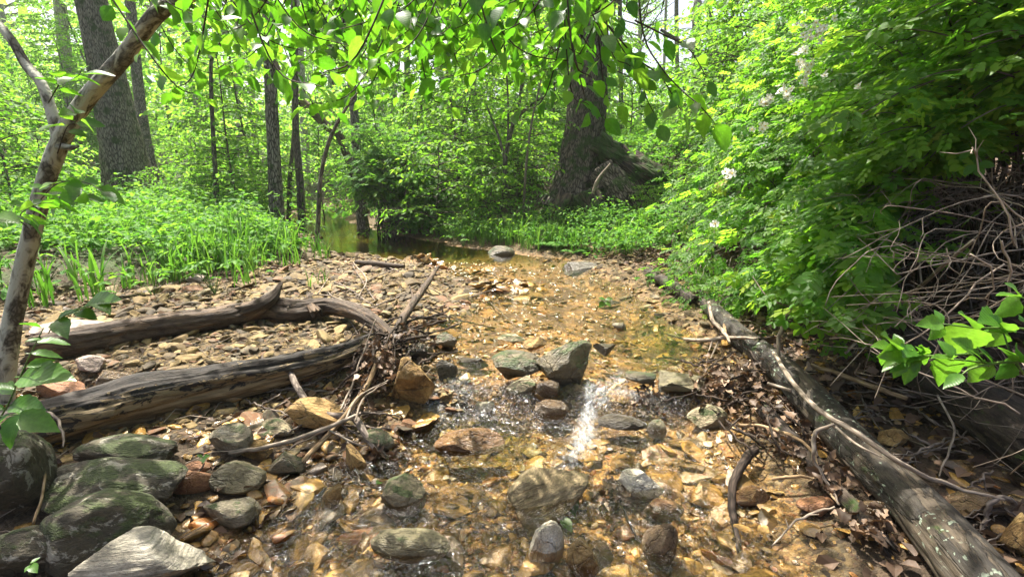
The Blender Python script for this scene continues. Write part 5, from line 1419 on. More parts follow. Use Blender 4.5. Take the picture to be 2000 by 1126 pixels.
# dead canes: a tangle in the hollow, and the pale bundle at the right
def cane_heap(label, n, A, Bp, wid, mat, bow, seed, bounds=None):
    r = np.random.default_rng(seed); c = np.array([D(*A), D(*Bp)]).mean(0)
    root = thing('dead_cane_heap', label, 'dead canes', c)
    for k in range(n):
        f = r.random()
        p = D(A[0] + r.normal(0, 60), A[1] + r.normal(0, 45), A[2] + r.normal(0, .25)); q = D(Bp[0] + r.normal(0, 90), Bp[1] + r.normal(0, 60), Bp[2] + r.normal(0, .2))
        if r.random() < .45: q = p + (q - p) * r.uniform(.3, .7) + r.normal(0, .22, 3)
        m = p * (1 - f) + q * f + r.normal(0, .10, 3) + np.array([0, 0, bow * r.uniform(.2, 1)])
        P = smooth_path(np.array([p, m, q]), 14)
        P += .022 * np.stack([fbm(np.stack([np.arange(14) * .45, np.full(14, j), np.full(14, k * 1.7)], -1), 2) for j in range(3)], -1)
        w = r.uniform(.0016, .0036)
        mb = MB(); tube(mb, P, np.linspace(w, w * .45, 14), 5, .1, 60)
        for j in range(r.integers(1, 4)):
            i = r.integers(4, 12); e = P[i] + nrm(nrm(P[min(i + 1, 13)] - P[i]) + r.normal(0, .6, 3)) * r.uniform(.05, .2) + r.normal(0, .03, 3)
            tube(mb, np.array([P[i], (P[i] + e) / 2 + r.normal(0, .006, 3), e]), [w * .6, w * .45, w * .25], 4, cap=False)
        part('cane', mb, M[mat], root)
cane_heap('tangle of bleached dead canes sticking out at the right edge', 36, (2010, 470, 1.95), (1760, 590, 1.9), .3, 'dead_cane', .04, 3)
cane_heap('brown dead canes in the dark hollow under the rose bush', 60, (1980, 380, 2.9), (1720, 430, 2.6), .4, 'twig', .10, 4)
cane_heap('thin dead twigs over the shaded log below the bleached canes', 26, (1990, 760, 1.9), (1690, 660, 2.1), .3, 'twig', .03, 5)
stick('long pale dead cane rising from the leaf pile past the bright leaf cascade', [(1522, 700, .22, 7), (1524, 650, .32, 7), (1545, 600, .42, 6), (1575, 560, .5, 6), (1606, 500, .6, 4)], 'dead_cane', name='dead_cane', cat='dead cane', seed=31, twigs=[[(1545, 600, .42, 4), (1500, 580, .5, 3), (1470, 540, .55, 2)], [(1530, 630, .37, 4), (1560, 640, .38, 3)]])
stick('forked pale dead cane slanting down from the bleached tangle', [(1900, 470, .9, 6), (1820, 540, .7, 7), (1760, 590, .5, 7), (1700, 640, .36, 6), (1650, 690, .26, 5)], 'dead_cane', name='dead_cane', cat='dead cane', seed=32, twigs=[[(1760, 590, .5, 4), (1720, 580, .5, 3), (1680, 590, .48, 2)], [(1800, 560, .62, 4), (1790, 470, .8, 3), (1775, 430, .9, 2)]])
stick('thin grey dead cane bent down to the ground behind the grey log', [(1830, 770, .2, 4), (1862, 830, .12, 4), (1855, 880, .06, 4), (1835, 930, .03, 3)], 'dead_cane', name='dead_cane', cat='dead cane', seed=33)
stick('curved grey root tip in the shade at the lower right', [(1985, 985, .05, 10), (1960, 970, .12, 10), (1935, 985, .1, 10), (1925, 1010, .05, 8), (1915, 1040, .02, 6)], 'twig', seed=34)

# vine covered bush over the far creek bend: arching stems in uneven lobes
root = thing('vine_mound', 'uneven dark green vine covered bush hanging over the far creek bend', 'bush', (*D(760, 440, 9.6)[:2], .1))
Rv = Rose(); rv = np.random.default_rng(4)
for (px, py, Yv, rx, ry, n) in [(700, 330, 9.3, 34, 26, 22), (745, 300, 9.6, 44, 30, 26), (800, 330, 9.7, 36, 34, 22), (770, 380, 9.3, 44, 34, 18), (690, 385, 9.1, 24, 26, 10), (825, 395, 9.2, 30, 30, 16), (720, 270, 9.8, 26, 20, 8), (850, 440, 8.9, 30, 20, 10), (670, 350, 9.2, 14, 30, 6)]:
    for k in range(n):
        S = D(rv.uniform(735, 815), 450, Yv + rv.uniform(.0, .5)); S[2] = H(S[0], S[1])
        E = D(px + rv.normal(0, rx), py + rv.normal(0, ry), Yv + rv.normal(0, .25))
        cane(Rv, S, E, rv.uniform(.3, .9), rv, dens=.045, ls=.17, start=.35, thick=.010)
finish_rose(Rv, root, 'vine_leaf', single=0)
# ------------------------------------------------------------------ sapling at the left with branches overhead
LF = [tmpl_leaf(9, .265 + .018 * q, .43, .06, .10 + .06 * q, .30, .25 * (q - 2), .02, q) for q in range(5)]
def leaf_meshes(mat):
    out = []
    for tm in LF:
        b = MB(); b.add(tm[0], tm[1]); out.append(b.mesh('leaf', M[mat]))
    return out
BL = leaf_meshes('beech_leaf')
sap_root = thing('beech_sapling', 'mottled grey sapling leaning right from the left edge, its leafy branches reaching overhead', 'sapling', T(8, 778, 0))
sp = [(2, 800, 2.42, 62), (10, 720, 2.42, 58), (28, 610, 2.42, 50), (66, 440, 2.38, 46), (112, 290, 2.32, 46), (168, 195, 2.25, 44), (245, 108, 2.15, 44), (305, 30, 2.05, 42), (372, -12, 1.95, 40), (470, -60, 1.85, 38), (600, -120, 1.75, 34), (800, -180, 1.7, 28), (1050, -190, 1.65, 22), (1300, -170, 1.6, 14), (1500, -140, 1.6, 7)]
q = np.array([[*D(a, b, c), w * c / F / 2 * .66] for a, b, c, w in sp])
q[0, 2] = H(q[0, 0], q[0, 1]) - .05
q = smooth_path(q, 150)
mb = MB(); tube(mb, q[:, :3], q[:, 3], 28, .07, 26, 1.5, seed=4)
part('trunk', mb, M['bark_sap'], sap_root)
LIMB = q[:, :3]
def limb(pts, mat='bark_sap', nm='branch', n=40):
    g = smooth_path(np.array([[*D(a, b, c), w * c / F / 2] for a, b, c, w in pts]), n)
    b = MB(); tube(b, g[:, :3], np.maximum(g[:, 3], .0012), 10, .07, 30, 2, seed=int(abs(pts[0][0])) % 40)
    return part(nm, b, M[mat], sap_root), g[:, :3]
limb([(114, 272, 2.31, 22), (104, 230, 2.32, 20), (82, 165, 2.35, 18), (52, 128, 2.38, 17), (20, 75, 2.4, 15), (-30, 20, 2.45, 13)])
limb([(308, 28, 2.05, 30), (316, -5, 2.05, 26), (320, -50, 2.05, 22)])
limb([(112, 285, 2.3, 16), (138, 288, 2.28, 10), (152, 286, 2.27, 5)])
rb = np.random.default_rng(9)
LV = []          # (pos, dir, up, size, branch index)
BR = []
def twig(P, ls=.060, step=.042, start=.12, hang=.55, face=.0, thick=.0026):
    """a drooping twig with alternate leaves"""
    b = MB(); n = len(P)
    tube(b, P, np.linspace(thick, .0011, n), 5, cap=False)
    o = part('branch', b, M['twig_dark'], sap_root); BR.append(o)
    seg = np.concatenate([[0], np.cumsum(np.linalg.norm(np.diff(P, axis=0), axis=1))]); L = seg[-1]
    m = max(2, int(L * (1 - start) / step))
    for k in range(m + 1):
        s = L * (start + (1 - start) * k / m)
        c = np.array([np.interp(s, seg, P[:, j]) for j in range(3)])
        t = nrm(np.array([np.interp(s, seg, np.gradient(P[:, j], seg)) for j in range(3)]))
        hz = np.array([t[0], t[1], 0]) + 1e-4; sd = nrm(np.cross(t, [0, 0, 1.0]) + 1e-4)
        sg = 1 if k % 2 else -1
        d = t * rb.uniform(.4, .8) + sd * sg * rb.uniform(.5, 1.0) + np.array([0, 0, -hang * rb.uniform(.0, 1.1)]) + rb.normal(0, .3, 3)
        if k == m: d = t + np.array([0, 0, -hang * .6])
        up = np.array([0, 0, 1.0]) + rb.normal(0, .45, 3) + np.array([0, .35 - face, 0])
        LV.append((c + nrm(d) * .012, nrm(d), nrm(up), ls * rb.uniform(.62, 1.22), len(BR) - 1))
def hang_twig(px, py, Yd, top=-150, dx=None, **kw):
    """a twig from the overhead limb down to a photo pixel"""
    dx = rb.choice([-1, 1]) * rb.uniform(70, 280) if dx is None else dx
    e = D(px, py, Yd); a = D(px + dx, top, Yd + rb.uniform(-.2, .3)); m = D(px + dx * .42 + rb.normal(0, 18), max(py - 45, top * .4 + py * .6), Yd + rb.uniform(-.06, .1))
    twig(smooth_path(np.array([a, m, e]), 14), **kw)
bottoms = [(300, 60), (330, 160), (420, 80), (445, 140), (480, 40), (520, 70), (545, 175), (590, 110), (600, 205), (635, 150), (650, 205), (690, 170), (700, 100), (730, 190), (760, 60), (790, 120), (810, 60), (850, 95), (870, 150), (900, 60), (930, 110), (940, 170), (975, 80), (1010, 140), (1040, 60), (1065, 120), (1090, 170), (560, 20), (640, 40), (720, 20), (830, 20), (960, 20), (1000, 200), (640, 180), (480, 160), (400, 180), (680, 60), (1110, 60), (880, 200), (770, 160), (520, 140), (740, 110), (660, 110)]
bottoms += [(rb.uniform(560, 1140), rb.uniform(-10, 150)) for _ in range(76)] + [(rb.uniform(330, 560), rb.uniform(-20, 90)) for _ in range(12)]
for (px, py) in bottoms:
    dd_ = rb.uniform(1.3, 2.9)
    hang_twig(px + rb.normal(0, 10), py + rb.normal(0, 8), dd_, ls=.047 + .009 * dd_, step=.029 + .005 * dd_, thick=.0032)
for (px, py) in [(1160, 150), (1200, 200), (1145, 215), (1190, 90), (1120, 30), (1235, 130), (1170, 225)]:
    hang_twig(px + rb.normal(0, 6), py + rb.normal(0, 6), rb.uniform(1.25, 1.6), dx=rb.normal(-60, 50), ls=.055, hang=.3)
# the long twig that droops past the great tree and the one running out to the right
def run(pts, **kw):
    twig(smooth_path(np.array([D(*p) for p in pts]), 24), **kw)
run([(1130, -120, 1.5), (1150, 0, 1.45), (1195, 60, 1.45), (1215, 95, 1.45), (1250, 140, 1.45), (1262, 190, 1.42), (1285, 235, 1.4)], ls=.058, start=.4, hang=.35, step=.032)
run([(1240, -110, 1.5), (1255, 60, 1.45), (1290, 130, 1.4), (1330, 175, 1.35), (1365, 205, 1.3), (1392, 235, 1.3)], ls=.06, start=.45, hang=.35, step=.034)
run([(1310, -120, 1.45), (1300, -20, 1.4), (1290, 30, 1.4)], ls=.058, start=.4, hang=.5)
run([(1230, -110, 1.5), (1225, 0, 1.4), (1218, 25, 1.4)], ls=.058, start=.4, hang=.5)
run([(1180, 40, 1.5), (1240, 110, 1.45), (1290, 150, 1.45), (1330, 215, 1.4)], ls=.055, start=.2, hang=.3)
run([(1100, 10, 1.6), (1150, 90, 1.55), (1190, 130, 1.5), (1230, 150, 1.5)], ls=.055, start=.1, hang=.3)
run([(1240, 40, 1.4), (1300, 70, 1.35), (1345, 95, 1.3), (1380, 150, 1.28)], ls=.058, start=.35, hang=.35)
# added leaf clumps above the frame, set sunward of spots they shade
def clump(gx, gy, zc, n, rad, hub=[None]):
    c = np.array([gx + to_sun[0] / to_sun[2] * zc, gy + to_sun[1] / to_sun[2] * zc, zc])
    if zc < 1.35 + .36 * max(c[1], 0): c[2] = 1.5 + .36 * max(c[1], 0)
    first = hub[0] is None
    a = LIMB[rb.integers(70, 148)] if first else hub[0]
    if first: hub[0] = c
    b = MB(); P = smooth_path(np.array([a, (a + c) / 2 + [0, 0, .2], c]), 14); tube(b, P, np.linspace(.010 if first else .004, .002, 14), 5, .1, 40, cap=False)
    off = rvec(n) * np.array([1, 1, .22]) * rad * .55
    tips = c + off
    for k in range(0, n, 6): tube(b, np.array([c, c + off[k] * .5 + [0, 0, .02], tips[k]]), [.003, .002, .001], 3, cap=False)
    part('branch', b, M['twig_dark'], sap_root)  # twigs of the added shade clumps
    SHADE_CL.append((tips, nrm(off + rvec(n, .1)), nrm(np.array([0, 0, 1.0]) + rvec(n, .35)), rb.uniform(.05, .09, n)))
SHADE_CL = []
for (gx, gy, sx_, sy_, m) in [(-1.9, 1.3, .7, .3, 24), (-1.2, 1.9, .4, .3, 8), (-2.6, 2.5, .7, .5, 6), (-1.0, 2.7, .4, .4, 2), (-1.6, 3.6, .9, .6, 4), (1.9, 1.9, .5, .5, 26), (1.5, 1.5, .3, .3, 8), (2.4, 2.7, .6, .6, 20), (1.4, 3.0, .3, .4, 2), (.6, 4.4, .6, .8, 4), (-3.6, 4.0, 1., .8, 5), (1.4, 4.6, .5, .8, 4), (-.6, 5.4, .8, .7, 3)]:
    hub_ = [None]
    for k in range(m): clump(gx + rb.normal(0, sx_ * .6), gy + rb.normal(0, sy_ * .6), rb.uniform(2.5, 4.2), rb.integers(34, 70), rb.uniform(.25, .5), hub_)
mb = MB(); scatter(mb, O6, *[np.concatenate([c[j] for c in SHADE_CL]) for j in range(4)]); part('crown', mb, M['beech_leaf'], sap_root, kind='stuff')  # unseen shading leaves, added under the sapling as its crown
# overhead sprays above the frame, and sprouts low on the stem
for k in range(10):
    a = LIMB[rb.integers(78, 148)]; az = rb.uniform(0, 6.28); L = rb.uniform(.35, .9)
    e = a + np.array([math.cos(az) * L, math.sin(az) * L, rb.uniform(-.05, .28)])
    if e[1] < .35: continue
    twig(smooth_path(np.array([a, (a + e) / 2 + [0, 0, .06], e]), 12), ls=.08, hang=.3)
for pts in [[(112, 300, 2.3), (130, 250, 2.2), (150, 235, 2.1), (150, 215, 2.0)], [(60, 430, 2.35), (80, 395, 2.1), (130, 385, 1.9), (190, 378, 1.8)], [(60, 440, 2.35), (40, 420, 2.0), (70, 400, 1.8), (105, 395, 1.75)],
            [(60, 450, 2.3), (30, 425, 2.0), (0, 420, 1.8), (-40, 430, 1.7)], [(95, 200, 2.3), (120, 160, 2.1), (150, 150, 2.0), (160, 135, 1.95)], [(70, 400, 2.3), (110, 360, 2.0), (160, 355, 1.85), (200, 372, 1.8)]]:
    run(pts, ls=.085, start=.35, hang=.25, step=.05)
P = np.array([l[0] for l in LV]); u, v, d = project(P)
key = np.where((u > -20) & (u < 2020) & (v > -20) & (v < 1126) & (d > .2), np.array([l[3] for l in LV]) / np.maximum(d, .2), 0)
order = np.argsort(-key); org = np.array(sap_root.location)
for q in order[:300]:
    p, dr, up, s, bi = LV[q]
    o = bpy.data.objects.new('leaf', BL[q % 5]); COL.objects.link(o); o.parent = BR[bi]
    o.matrix_local = mat_frame(p - org, dr, up, s)
mb = MB(); rest = [LV[q] for q in order[300:]]
for j in range(5):
    sub = rest[j::5]
    if sub: scatter(mb, LF[j], *[np.array([l[c] for l in sub]) for c in range(4)])
part('leaves', mb, M['beech_leaf'], sap_root, kind='stuff')

# ------------------------------------------------------------------ near sprigs with big leaflets
SL = leaf_meshes('sprig_leaf')
SLN = []
for q, tm in enumerate(LF):
    b = MB(); b.add(tm[0] * [.72 + .05 * q, 1, 1], tm[1]); SLN.append(b.mesh('leaf', M['sprig_leaf']))
def sprig(name, label, cat, stems, leaflets, stem_mat='green_stem', thick=.0028):
    """stems: lists of (px,py,Y); leaflets: (px,py,Y, tip px, tip py, tip Y, width)"""
    root = thing(name, label, cat, D(*stems[0][0])); org = np.array(root.location)
    for st in stems:
        P = smooth_path(np.array([D(*p) for p in st]), 16); b = MB(); tube(b, P, np.linspace(thick, thick * .5, 16), 6); part('stem', b, M[stem_mat], root)
    for k, (a, b_, c, d_, e, f_, tilt) in enumerate(leaflets):
        p = D(a, b_, c); t = D(d_, e, f_); L = np.linalg.norm(t - p)
        o = bpy.data.objects.new('leaf', (SLN if name != 'seedling' else SL)[k % 5]); COL.objects.link(o); o.parent = root
        up = np.array([0, -.25, 1.0]) + np.array(tilt) + rb.normal(0, .15, 3)
        o.matrix_local = mat_frame(p - org, nrm(t - p), nrm(up), L)
    return root
sprig('leafy_sprig', 'bright green sprig of long toothed leaflets in front of the sapling base', 'sprig',
    [[(-40, 870, 1.45), (10, 800, 1.42), (35, 745, 1.42), (60, 690, 1.42), (85, 640, 1.42)], [(-60, 800, 1.45), (-10, 812, 1.4), (40, 808, 1.36)]],
    [(82, 640, 1.42, 38, 628, 1.38, (0, 0, 0)), (84, 662, 1.42, 46, 664, 1.38, (0, 0, 0)), (70, 668, 1.42, 138, 664, 1.46, (0, -.4, 0)), (60, 690, 1.42, 124, 690, 1.46, (0, -.3, 0)),
     (42, 735, 1.42, 116, 726, 1.38, (0, -.5, 0)), (50, 716, 1.42, 108, 700, 1.46, (0, -.4, 0)), (30, 760, 1.42, -30, 748, 1.4, (0, -.3, 0)), (20, 790, 1.42, 76, 790, 1.38, (0, -.4, 0)), (40, 808, 1.36, 102, 836, 1.33, (.1, -.5, 0)),
     (40, 808, 1.36, -4, 872, 1.3, (-.3, -.6, 0)), (20, 806, 1.38, -30, 850, 1.32, (-.3, -.6, 0)), (36, 806, 1.36, 90, 812, 1.4, (0, -.3, 0)), (10, 800, 1.42, -40, 790, 1.4, (0, -.3, 0)), (22, 770, 1.42, 4, 740, 1.46, (0, -.4, 0))])
sprig('leafy_sprig', 'slender herb with long pointed leaves arching over the driftwood log', 'sprig',
    [[(95, 650, 2.3), (110, 625, 2.15), (150, 605, 2.05), (185, 592, 2.0)], [(110, 625, 2.15), (140, 612, 2.1), (165, 620, 2.05)]],
    [(150, 605, 2.05, 232, 574, 2.0, (0, -.2, 0)), (150, 610, 2.05, 186, 616, 2.0, (0, -.2, 0)), (112, 624, 2.1, 148, 600, 2.1, (0, -.3, 0)), (118, 622, 2.1, 120, 650, 2.0, (0, -.3, 0)), (185, 592, 2.0, 210, 600, 1.95, (0, -.3, 0))])
def pinn(stem, n, L, spread, w0=.9):
    """leaflets in pairs along a pixel stem"""
    out = []
    S = smooth_path(np.array(stem, float), 40)
    for k in range(n):
        i = int(6 + (33) * k / max(n - 1, 1)); a = S[i]; t = S[min(i + 1, 39)] - S[i - 1]; t = t[:2] / (np.linalg.norm(t[:2]) + 1e-6); nn = np.array([-t[1], t[0]])
        for sg in (-1, 1):
            dv = t * .5 + nn * sg * spread; l = L * rb.uniform(.8, 1.15)
            out.append((a[0], a[1], a[2], a[0] + dv[0] * l, a[1] + dv[1] * l, a[2] + rb.normal(0, .03) - .02 * sg, (0, -.35, 0)))
    e = S[-1]; t = S[-1] - S[-4]; t = t[:2] / (np.linalg.norm(t[:2]) + 1e-6)
    out.append((e[0], e[1], e[2], e[0] + t[0] * L, e[1] + t[1] * L, e[2] - .02, (0, -.35, 0)))
    return out
st = [[(2080, 700, .95), (2000, 705, .95), (1930, 708, .95), (1860, 700, .96)], [(2060, 650, 1.0), (1980, 640, 1.02), (1910, 640, 1.02), (1840, 632, 1.04)], [(1960, 706, .95), (1900, 718, .93), (1880, 730, .92)], [(1925, 690, .97), (1870, 692, .98), (1800, 694, 1.0), (1745, 680, 1.0)], [(2090, 600, 1.0), (2040, 590, 1.0), (1990, 580, 1.0)], [(2060, 760, .95), (2010, 740, .95), (1975, 690, .96), (1960, 650, .97)]]
lf = pinn(st[1], 4, 38, .9) + pinn(st[2], 1, 42, .9) + pinn(st[0], 4, 39, .9) + pinn(st[4], 2, 42, .9) + pinn(st[5], 3, 42, .9) + pinn(st[3], 2, 36, .9)
for k in range(22):
    s_ = rb.random(); x = 1735 + 75 * s_; y = 672 + 22 * s_
    lf.append((x, y, 1.0, x + rb.normal(-6, 16), y + rb.normal(0, 16), 1.0 + rb.normal(0, .02), (rb.normal(0, .4), rb.normal(-.3, .4), 0)))
for k in range(6): lf.append((1800 - k * 8, 694, 1.0, 1790 - k * 10 + rb.normal(0, 8), 725 + rb.normal(0, 10), .98, (0, -.5, 0)))
sprig('rose_sprig', 'bright rose sprig with oval leaflets and a crinkled new tip at the right edge', 'sprig', st, lf)
sprig('seedling', 'two leaved seedling in the bottom left corner among the mossy stones', 'seedling', [[(58, 1120, 1.12), (60, 1098, 1.1)]], [(60, 1100, 1.1, 78, 1086, 1.12, (0, -.3, 0)), (60, 1102, 1.1, 46, 1116, 1.08, (0, -.3, 0)), (60, 1102, 1.1, 70, 1114, 1.08, (0, -.3, 0))])
sprig('seedling', 'tiny three leaved seedling on the stones below the rotten log', 'seedling', [[(395, 905, 1.78), (396, 893, 1.78)]], [(396, 893, 1.78, 410, 888, 1.78, (0, -.3, 0)), (396, 893, 1.78, 384, 886, 1.78, (0, -.3, 0)), (396, 893, 1.78, 397, 900, 1.75, (0, -.4, 0))])
sprig('seedling', 'small drooping herb at the middle of the right gravel shore', 'seedling', [[(1180, 600, 4.1), (1182, 585, 4.1)]], [(1182, 585, 4.1, 1198, 582, 4.1, (0, -.3, 0)), (1182, 585, 4.1, 1168, 580, 4.1, (0, -.3, 0)), (1182, 588, 4.1, 1192, 596, 4.05, (0, -.3, 0)), (1181, 590, 4.1, 1170, 598, 4.05, (0, -.3, 0))])
def floating(label, a, b):
    wz_ = lambda p: D(p[0], p[1], p[2])
    p = T(a[0], a[1], .035); t = T(b[0], b[1], .03); L = np.linalg.norm(t - p)
    o = tag(bpy.data.objects.new('green_leaf', SL[1]), label, 'leaf'); COL.objects.link(o); o.matrix_world = mat_frame(p, t - p, (.1, -.3, 1), L)
floating('green leaf lying in the water right of the layered wedge', (1110, 966), (1124, 1000))
floating('smaller green leaf below it beside the pale upright stone', (1096, 1010), (1118, 1034))
floating('green leaf floating beside the mossy tan block', (735, 945), (748, 935))

# ------------------------------------------------------------------ herbs and grasses of the banks
def herb_plant(seed, n=9, Hh=.22, ls=.05):
    r = np.random.default_rng(seed); st, lm = MB(), MB()
    tops = []
    for k in range(n):
        a = r.uniform(0, 6.28); L = Hh * r.uniform(.3, .8)
        e = np.array([math.cos(a) * L, math.sin(a) * L, Hh * r.uniform(.4, 1.1)])
        tube(st, np.array([[0, 0, 0], e * [.5, .5, .7], e]), [.003, .002, .0012], 3, cap=False); tops.append((e, a))
    for e, a in tops:
        m = 5
        aa = a + np.array([-1.5, -.75, 0, .75, 1.5])
        d = np.stack([np.cos(aa), np.sin(aa), np.full(m, -.22)], -1) + r.normal(0, .1, (m, 3))
        scatter(lm, O6, np.repeat(e[None], m, 0), d, np.array([0, 0, 1.0]) + r.normal(0, .25, (m, 3)), ls * r.uniform(.7, 1.25, m), r.random(m))
    return st.mesh('stem', M['green_stem']), lm.mesh('leaves', M['herb_leaf'], smooth=False)
def blades(r, n, Hh, w, spread):
    b = MB()
    for k in range(n):
        a = r.uniform(0, 6.28); h = Hh * r.uniform(.5, 1.15); lean = r.uniform(.05, .5) * h
        d = np.array([math.cos(a), math.sin(a), 0]); s = np.linspace(0, 1, 6)
        c = np.array([r.normal(0, spread), r.normal(0, spread), 0]) + d * (lean * s ** 2)[:, None] + np.array([0, 0, 1]) * (h * (s - .18 * s ** 3))[:, None]
        sd = np.array([-d[1], d[0], 0]); ww = w * (np.sin(math.pi * (.12 + .86 * s)) ** .7)
        V = np.concatenate([c - sd * ww[:, None], c + sd * ww[:, None]]); i = np.arange(5)
        b.add(V, np.stack([i, i + 1, i + 7, i + 6], 1), r.random())
    return b
HB = [herb_plant(s, 8 + s, .2 + .03 * s, .05 + .004 * s) for s in range(4)]
rg = np.random.default_rng(3)
def on_bank(px, py): return T(px, py, 0)
# joined ground cover
def cover(name, label, pts, parent=None, sizes=(.7, 1.25), mat='herb_leaf', ls=(.045, .08), per=11, Hh=.2):
    n = len(pts); c = np.repeat(pts, per, 0); m = len(c)
    a = rg.uniform(0, 6.28, m); rad = rg.random(m) ** .5 * .13
    tier = np.repeat(rg.uniform(.2, 1.0, n) + .9 * rg.random(n) ** 4, per) * Hh * rg.uniform(.75, 1.1, m)
    p = c + np.stack([np.cos(a) * rad, np.sin(a) * rad, tier], -1)
    d = np.stack([np.cos(a), np.sin(a), rg.normal(-.15, .2, m)], -1) + rvec(m, .25)
    mb = MB(); scatter(mb, O6, p, d, np.array([0, 0, 1.0]) + rvec(m, .28), rg.uniform(*ls, m))
    return tag(link(name, mb.mesh(name, M[mat], smooth=False)), label, kind='stuff')
def rnd_pts(n, xa, xb, ya, yb, keep):
    x = rg.uniform(xa, xb, n); y = ya + (yb - ya) * rg.random(n) ** 1.0
    k = keep(x, y); x, y = x[k], y[k]
    return np.stack([x, y, H(x, y)], -1)
def leftbank(x, y):
    L, R, B, E = edges(y); return (x < B - .03 - .25 * rg.random(len(x)) ** 2) & (x > -.98 * y - 1.5) & (rg.random(len(x)) < .85) & (fbm2(x * 1.3, y * 1.3, 3, 61) > -.20)
def rightbank(x, y):
    L, R, B, E = edges(y); return (x > E + .15) & (y > 6.2) & (x < .6 * y) & (fbm2(x * .9, y * .9, 2, 33) > -.25)
cover('ground_cover', 'carpet of low green herbs covering the left bank', rnd_pts(4600, -9, -1.5, 3.2, 9.5, leftbank), per=12, ls=(.05, .095), Hh=.24)
cover('ground_cover', 'low green herbs on the floor of the far left woods', rnd_pts(3200, -16, -2.5, 9.0, 17, leftbank), per=10, ls=(.05, .09), Hh=.3)
cover('ground_cover', 'low green herbs on the slope left of the great tree', rnd_pts(3200, -5, 4.5, 6.3, 14, rightbank), per=10, ls=(.04, .075), Hh=.22)
cover('ground_cover', 'sparse herbs on the floor of the far right woods', rnd_pts(2600, -6, 22, 13, 26, lambda x, y: rg.random(len(x)) < .9), per=9, ls=(.07, .13), Hh=.4)
cover('ground_cover', 'taller leafy herbs at the back of the left bank', rnd_pts(1100, -11, -2.5, 6.3, 12, leftbank), per=16, ls=(.05, .10), Hh=.5)
cover('ground_cover', 'herbs over the mossy slope right of the great tree', rnd_pts(1500, 1.2, 5.5, 7.5, 13, lambda x, y: (x > .14 * y)), per=12, ls=(.04, .08), Hh=.25)
def fringe(x, y):
    L, R, B, E = edges(y); return (x > R + .18) & (x < E + .9) & (y > 6.0)
cover('ground_cover', 'lush herbs fringing the right bank beside the pool', rnd_pts(2600, -5, 2.0, 6.0, 11, fringe), per=12, ls=(.035, .065), Hh=.3)
# grass: joined sward and single tufts
mb = MB(); tb = [blades(np.random.default_rng(60 + q), 9, .42, .005, .03) for q in range(6)]
def add_copies(mb, srcs, pts, smin, smax):
    for q, b in enumerate(srcs):
        V = np.concatenate(b.v); Fc = np.concatenate(b.f); sub = pts[q::len(srcs)]; n = len(sub)
        if n == 0: continue
        a = rg.uniform(0, 6.28, n); s = rg.uniform(smin, smax, n)
        x = (V[None, :, 0] * np.cos(a)[:, None] - V[None, :, 1] * np.sin(a)[:, None]) * s[:, None]; y = (V[None, :, 0] * np.sin(a)[:, None] + V[None, :, 1] * np.cos(a)[:, None]) * s[:, None]; z = V[None, :, 2] * s[:, None]
        P = np.stack([x, y, z], -1) + sub[:, None]
        mb.add(P.reshape(-1, 3), (Fc[None] + (np.arange(n) * len(V))[:, None, None]).reshape(-1, Fc.shape[1]), np.repeat(rg.random(n), len(V)))
gpts = rnd_pts(1700, -7, -1.8, 3.4, 9, leftbank)
gpts = gpts[fbm2(gpts[:, 0] * .9, gpts[:, 1] * .9, 2, 55) > -.12]
add_copies(mb, tb, gpts, .6, 1.15)
edge = rnd_pts(5000, -5, -1.6, 3.4, 8, lambda x, y: (x < edges(y)[2] + .12) & (x > edges(y)[2] - .55))
add_copies(mb, [blades(np.random.default_rng(80 + q), 5, .5, .007, .04) for q in range(5)], edge[:120], .55, 1.2)
add_copies(mb, tb, rnd_pts(500, -2, 2.0, 6.4, 8.6, fringe), .6, 1.1)
tag(link('grass', mb.mesh('grass', M['grass'])), 'fine green grass mixed through the herbs of the banks', kind='stuff')
for (px, py, h, w, n, lab) in [(180, 585, .52, .012, 16, 'tall broad bladed grass tuft near the sapling at left'), (258, 560, .34, .010, 12, 'shorter broad grass tuft right of the tall tuft'), (385, 520, .50, .011, 20, 'tall bright grass tuft in the middle of the left bank'), (340, 545, .36, .009, 14, 'grass tuft just left of the tall bright tuft'), (440, 530, .42, .009, 14, 'grass tuft just right of the tall bright tuft'), (480, 560, .34, .008, 14, 'thin grass tuft by the gravel at the bank edge'), (80, 600, .46, .012, 14, 'broad grass tuft behind the mottled sapling'), (30, 470, .5, .014, 12, 'broad grass tuft at the left edge of the bank'), (185, 455, .4, .012, 14, 'grass tuft below the large leaning oak'), (560, 520, .3, .007, 16, 'fine grass tuft at the right end of the left bank'), (1000, 470, .42, .007, 26, 'drooping grass tuft on the right bank by the ferns'), (965, 478, .34, .006, 20, 'small drooping grass tuft left of the ferns'), (620, 560, .2, .005, 10, 'small grass tuft at the gravel edge')]:
    p = T(px, py); rt = thing('grass_tuft', lab, 'grass tuft', p)
    b = blades(np.random.default_rng(px), n, h, w, .05); me = b.mesh('blade', M['grass']); link('blades', me, rt)
